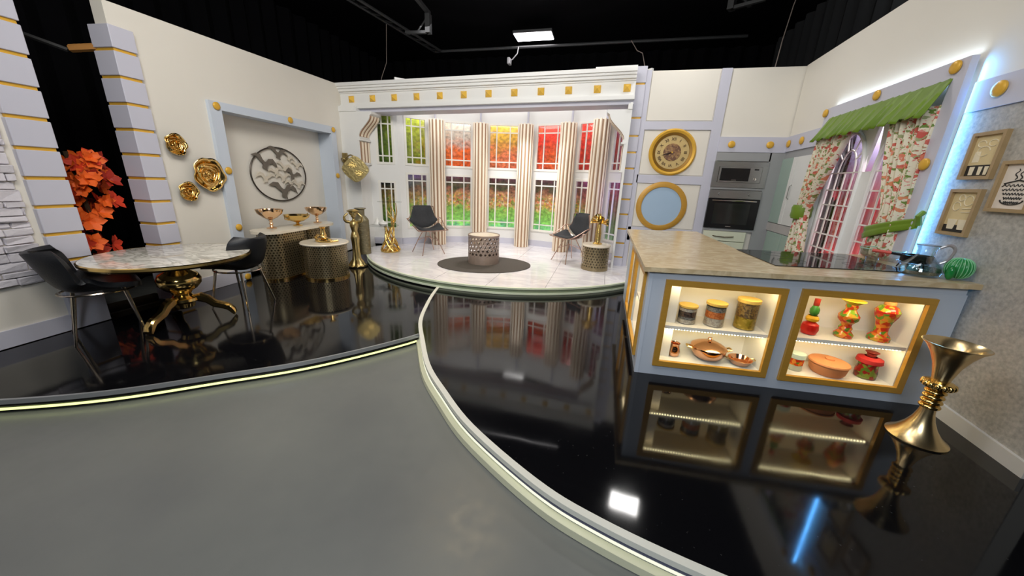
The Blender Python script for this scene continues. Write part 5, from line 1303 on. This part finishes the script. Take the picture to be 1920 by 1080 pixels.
MB().lathe([(.038, 0), (.046, .01), (.05, .04), (.04, .075), (.036, .10), (.043, .115), (.04, .115), (.033, .10), (.036, .07), (.044, .04), (.03, .01), (0, .008)], 28, caps=False).build('body', COPPER, t)
MB().tube([(-.04, 0, .10), (-.075, 0, .10), (-.08, 0, .06), (-.048, 0, .035)], .006, 6).build('handle', GOLD, t)
t = thing('copper_pot', 'round copper pot with a domed lid and gold handles, lower left niche', 'pot', ip(.60, zn1-.0005, .17), IS.ang)
MB().lathe([(.07, 0), (.105, .02), (.13, .06), (.135, .095), (.13, .10), (.12, .095), (0, .09)], 40, caps=False).build('body', COPPER, t)
MB().lathe([(.138, .098), (.135, .108), (.11, .125), (.06, .148), (.02, .155), (.012, .163), (.02, .175), (.016, .184), (0, .186)], 40, caps=False).build('lid', COPPER, t)
for s_ in (-1, 1): MB().tube([(s_*.128, -.03, .085), (s_*.17, -.025, .098), (s_*.175, 0, .10), (s_*.17, .025, .098), (s_*.128, .03, .085)], .007, 6).build('handle', GOLD, t)
t = thing('copper_pan', 'shallow copper pan with two handles, lower left niche', 'pan', ip(.835, zn1-.0005, .12), IS.ang)
MB().lathe([(.055, 0), (.072, .012), (.086, .045), (.09, .048), (.086, .05), (.07, .016), (0, .012)], 36, caps=False).build('body', COPPER, t)
for s_ in (-1, 1): MB().tube([(s_*.082, -.02, .042), (s_*.11, -.016, .05), (s_*.11, .016, .05), (s_*.082, .02, .042)], .004, 6).build('handle', GOLD, t)
def pickle(lb, u, z, parts_, group='pickle bottles in the right niche', off=.15):
    t = thing('pickle_bottle', lb, 'bottle', ip(u, z, off), IS.ang, group)
    for nm, m_, prof in parts_: MB().lathe([(r_*.86, z_) for r_, z_ in prof], 26, caps=False).build(nm, m_, t)
    return t
def mod(prof, n, amp):
    return prof
pickle('slim pickle bottle stacked red, yellow and green, upper right niche shelf', 1.285, zs2, [
    ('red_contents', RED, [(0, 0), (.055, .004), (.068, .04), (.06, .08), (.03, .10)]), ('yellow_contents', YELLOW, [(.03, .10), (.048, .112), (.05, .13), (.035, .15)]),
    ('green_contents', mat('deep_green_pickle', s2l('3E7A2C'), .35, var=.3, scale=25), [(.02, .15), (.034, .17), (.036, .20), (.02, .23)]), ('cap', mat('red_cap', s2l('A83020'), .5), [(.018, .23), (.022, .235), (.022, .285), (0, .287)])])
pickle('knobbly pickle bottle with a flared yellow top, upper right niche shelf', 1.525, zs2, [
    ('lower_contents', MOSA, [(0, 0), (.066, .003), (.07, .025), (.045, .055), (.05, .075), (.038, .095), (.04, .11)]), ('bulb_contents', MOSA, [(.04, .11), (.072, .145), (.074, .175), (.045, .21), (.036, .225)]),
    ('neck_contents', MOSA, [(.036, .225), (.045, .245), (.04, .265)]), ('flared_top', mat('yellow_lid', s2l('E8C830'), .3), [(.04, .265), (.085, .295), (.08, .298), (0, .285)])])
pickle('waisted pickle vase packed with peppers, upper right niche shelf', 1.765, zs2, [
    ('contents', MOSA, [(0, 0), (.078, .003), (.078, .03), (.05, .06), (.045, .10), (.055, .15), (.078, .20), (.085, .235), (.06, .27), (.035, .28)]), ('cork', mat('cork_lid', s2l('C88A4C'), .7, var=.2, scale=30), [(.035, .28), (.04, .285), (.038, .31), (0, .312)])])
pickle('white lidded glass jar of orange pickles, lower right niche', 1.262, zn2, [('base_layer', mat('pale_brine', s2l('C8C8B0'), .3), [(0, 0), (.055, .002), (.056, .045)]), ('contents', MOSA, [(.056, .045), (.058, .10)]), ('lid', mat('white_teal_lid', s2l('C8D8CC'), .4, var=.3, scale=20), [(.058, .10), (.064, .105), (.064, .14), (0, .142)])])
t = thing('clay_pot', 'round terracotta pot with a flat lid, lower right niche', 'pot', ip(1.495, zn2), IS.ang)
MB().lathe([(0, 0), (.10, 0), (.115, .02), (.125, .075), (.12, .08), (0, .08)], 44, caps=False).build('body', TERRA, t); MB().lathe([(.128, .082), (.133, .09), (.128, .10), (.10, .108), (.03, .112), (.03, .125), (0, .127)], 44, caps=False).build('lid', TERRA, t)
pickle('dark pickle jar with a red cloth ruffle on its neck, lower right niche', 1.765, zn2, [('contents', MOSB, [(0, 0), (.078, .003), (.08, .05), (.07, .10), (.075, .125)]), ('cloth_ruffle', mat('dark_red_cloth', s2l('A01C1C'), .7, var=.2), [(.06, .125), (.095, .13), (.09, .16), (.045, .175)]), ('cap', mat('maroon_cap', s2l('6E1C14'), .5), [(.03, .175), (.035, .20), (.05, .212), (0, .214)])])
# bottles in the near side niche
for k, (u, h_) in enumerate(((2.22, .24), (2.12, .20))):
    t = thing('dark_bottle', ('taller' if k == 0 else 'shorter')+' dark bottle in the side niche of the island', 'bottle', IL.w(u, .14, .2412)); MB().lathe([(.03, 0), (.036, .01), (.036, h_*.6), (.014, h_*.78), (.014, h_), (0, h_)], 18).build('body', mat('dark_bottle_glass', (.03, .012, .01), .1), t)
t = thing('gold_cup', 'small golden cup on the side niche shelf of the island', 'cup', IL.w(2.2, .13, .564)); MB().lathe([(.02, 0), (.03, .01), (.035, .07), (.03, .07), (.02, .015), (0, .012)], 18, caps=False).build('body', GOLD, t)

# ---- things on the worktop
def wp(x, y): return (x, y, zt_(x)+.002)
t = thing('glass_bowl', 'clear round glass bowl on the worktop behind the jug', 'bowl', wp(2.33, 3.66))
MB().lathe([(.05, 0), (.09, .01), (.13, .05), (.14, .105), (.135, .105), (.124, .052), (.085, .016), (0, .010)], 36, caps=False).build('body', GLASS, t)
MB().tube([(.138*math.cos(a), .138*math.sin(a), .106) for a in np.linspace(0, 2*PI, 41)[:-1]], .004, 6, closed=True).build('rim', mat('pale_green_glass_rim', s2l('A8D8C0'), .1, var=.03), t)
t = thing('glass_cup', 'small clear glass cup at the left of the glass bowl', 'cup', wp(2.13, 3.42)); MB().lathe([(.03, 0), (.036, .005), (.04, .07), (.037, .07), (.033, .01), (0, .008)], 24, caps=False).build('body', GLASS, t)
t = thing('saucepan', 'small black saucepan with a red and white handle on a wire trivet', 'pan', wp(2.37, 3.36), math.radians(150))
MB().lathe([(.07, .05), (.085, .06), (.09, .11), (.086, .11), (.08, .065), (0, .06)], 32, caps=False).build('body', BLACKM, t)
MB().tube([(.085, 0, .10), (.14, 0, .105)], .010, 8).build('handle_root', BLACKM, t); MB().tube([(.14, 0, .105), (.25, 0, .11)], .013, 8).build('handle', mat('coral_handle', s2l('D8584C'), .4), t)
t2 = thing('wire_trivet', 'dark wire trivet under the black saucepan', 'trivet', wp(2.37, 3.36))
MB().tube([(.075*math.cos(a), .075*math.sin(a), .044) for a in np.linspace(0, 2*PI, 25)[:-1]], .004, 6, closed=True).build('ring', mat('dark_wire', (.05, .03, .02), .4, .6), t2)
for a in (.3, 2.4, 4.5): MB().tube([(.075*math.cos(a), .075*math.sin(a), .044), (.09*math.cos(a), .09*math.sin(a), .004)], .005, 6).build('leg', mat('dark_wire', (.05, .03, .02), .4, .6), t2)
jg = thing('glass_jug', 'clear glass jug with a wide base and curled handle on the worktop', 'jug', wp(2.25, 3.13), math.radians(-25)); jg.scale = (1.08, 1.08, 1.28)
MB().lathe([(.07, 0), (.095, .008), (.105, .03), (.098, .055), (.065, .085), (.042, .11), (.045, .15), (.055, .17), (.053, .17), (.042, .15), (.038, .11), (.06, .083), (.092, .054), (.098, .03), (.09, .012), (0, .008)], 40, caps=False).build('body', GLASS, jg)
MB().lathe([(0, .010), (.09, .012), (.097, .03), (.092, .046), (0, .046)], 36, caps=False).build('water', glass_mat('jug_water', (.55, .58, .5), .2), jg)
MB().tube([(q.x, q.y, q.z) for q in cat_rom([(.05, 0, .158), (.09, 0, .178), (.118, 0, .155), (.105, 0, .10), (.075, 0, .075)], 5)], .008, 8).build('handle', mat('smoky_glass_handle', (.30, .28, .28), .1, var=.05, spec=.8), jg)
MB().lathe([(.054, .168), (.057, .172), (.052, .172)], 32).build('rim', mat('smoky_glass_handle', (.3, .28, .28)), jg)
ca = thing('glass_cactus', 'green ribbed glass cactus ornament at the right end of the worktop', 'ornament', wp(2.385, 3.045), math.radians(20)); ca.scale = (.76, .76, 1.12)
P = []
for i in range(13):
    a = PI*i/12; z = .070-.062*math.cos(a)*1.0; r_ = .082*math.sin(a)**.8+.004
    P.append([(r_*(1+.05*math.cos(22*b_))*math.cos(b_), r_*(1+.05*math.cos(22*b_))*math.sin(b_), z-.0) for b_ in np.linspace(0, 2*PI, 85)[:-1]])
mb = MB(); V = mb.grid(P, close_v=True); mb.b.faces.new(V[0][::-1]); mb.b.faces.new(V[-1]); mb.build('body', CACT, ca, ang=70, loc=(.03, 0, 0))
for k in range(22):
    b_ = 2*PI*k/22; MB().tube([(.03+(.082*math.sin(a)**.8*1.055+.005)*math.cos(b_), (.082*math.sin(a)**.8*1.055+.005)*math.sin(b_), .070-.062*math.cos(a)) for a in np.linspace(.15, PI-.1, 12)], .0028, 5).build('rib_line', CACTL, ca)
MB().ball((-.075, -.02, .045), .04, .7, .8, 1.1).build('side_lobe', mat('deep_green_glass', s2l('1C7A3A'), .15), ca)

# ------------------------------------------------------------------ tall gold trumpet vase
gv = thing('trumpet_vase', 'tall golden trumpet floor vase standing before the grey wallpaper', 'vase', (2.115, 2.515, ZP+.001)); gv.scale = (.86, .86, 1)
GOLDV = mat('satin_gold_vase', (.86, .66, .36), .27, 1, var=.06, scale=5)
MB().lathe([(.165, 0), (.168, .008), (.155, .016), (.12, .045), (.085, .09), (.06, .14), (.045, .19), (.040, .225)], 56).build('foot', GOLDV, gv)
MB().lathe([(.036+.022*max(0, math.sin(PI*((i/10) % 1)))**.7, .222+.0135*i/4) for i in range(41)], 40, caps=False).build('ringed_stem', GOLD, gv)
MB().lathe([(.04, .355), (.078, .37), (.085, .39), (.075, .41), (.045, .418)], 40, caps=False).build('collar', GOLD, gv)
for k in range(14): 
    a = 2*PI*k/14; MB().ball((.074*math.cos(a), .074*math.sin(a), .39), .019, seg=10, rings=6).build('bead', GOLD, gv)
MB().lathe([(.045, .415), (.052, .45), (.07, .52), (.10, .585), (.135, .635), (.160, .655), (.163, .66), (.157, .662), (.13, .643), (.095, .592), (.064, .522), (.046, .455), (0, .43)], 60, caps=False).build('trumpet', GOLDV, gv)
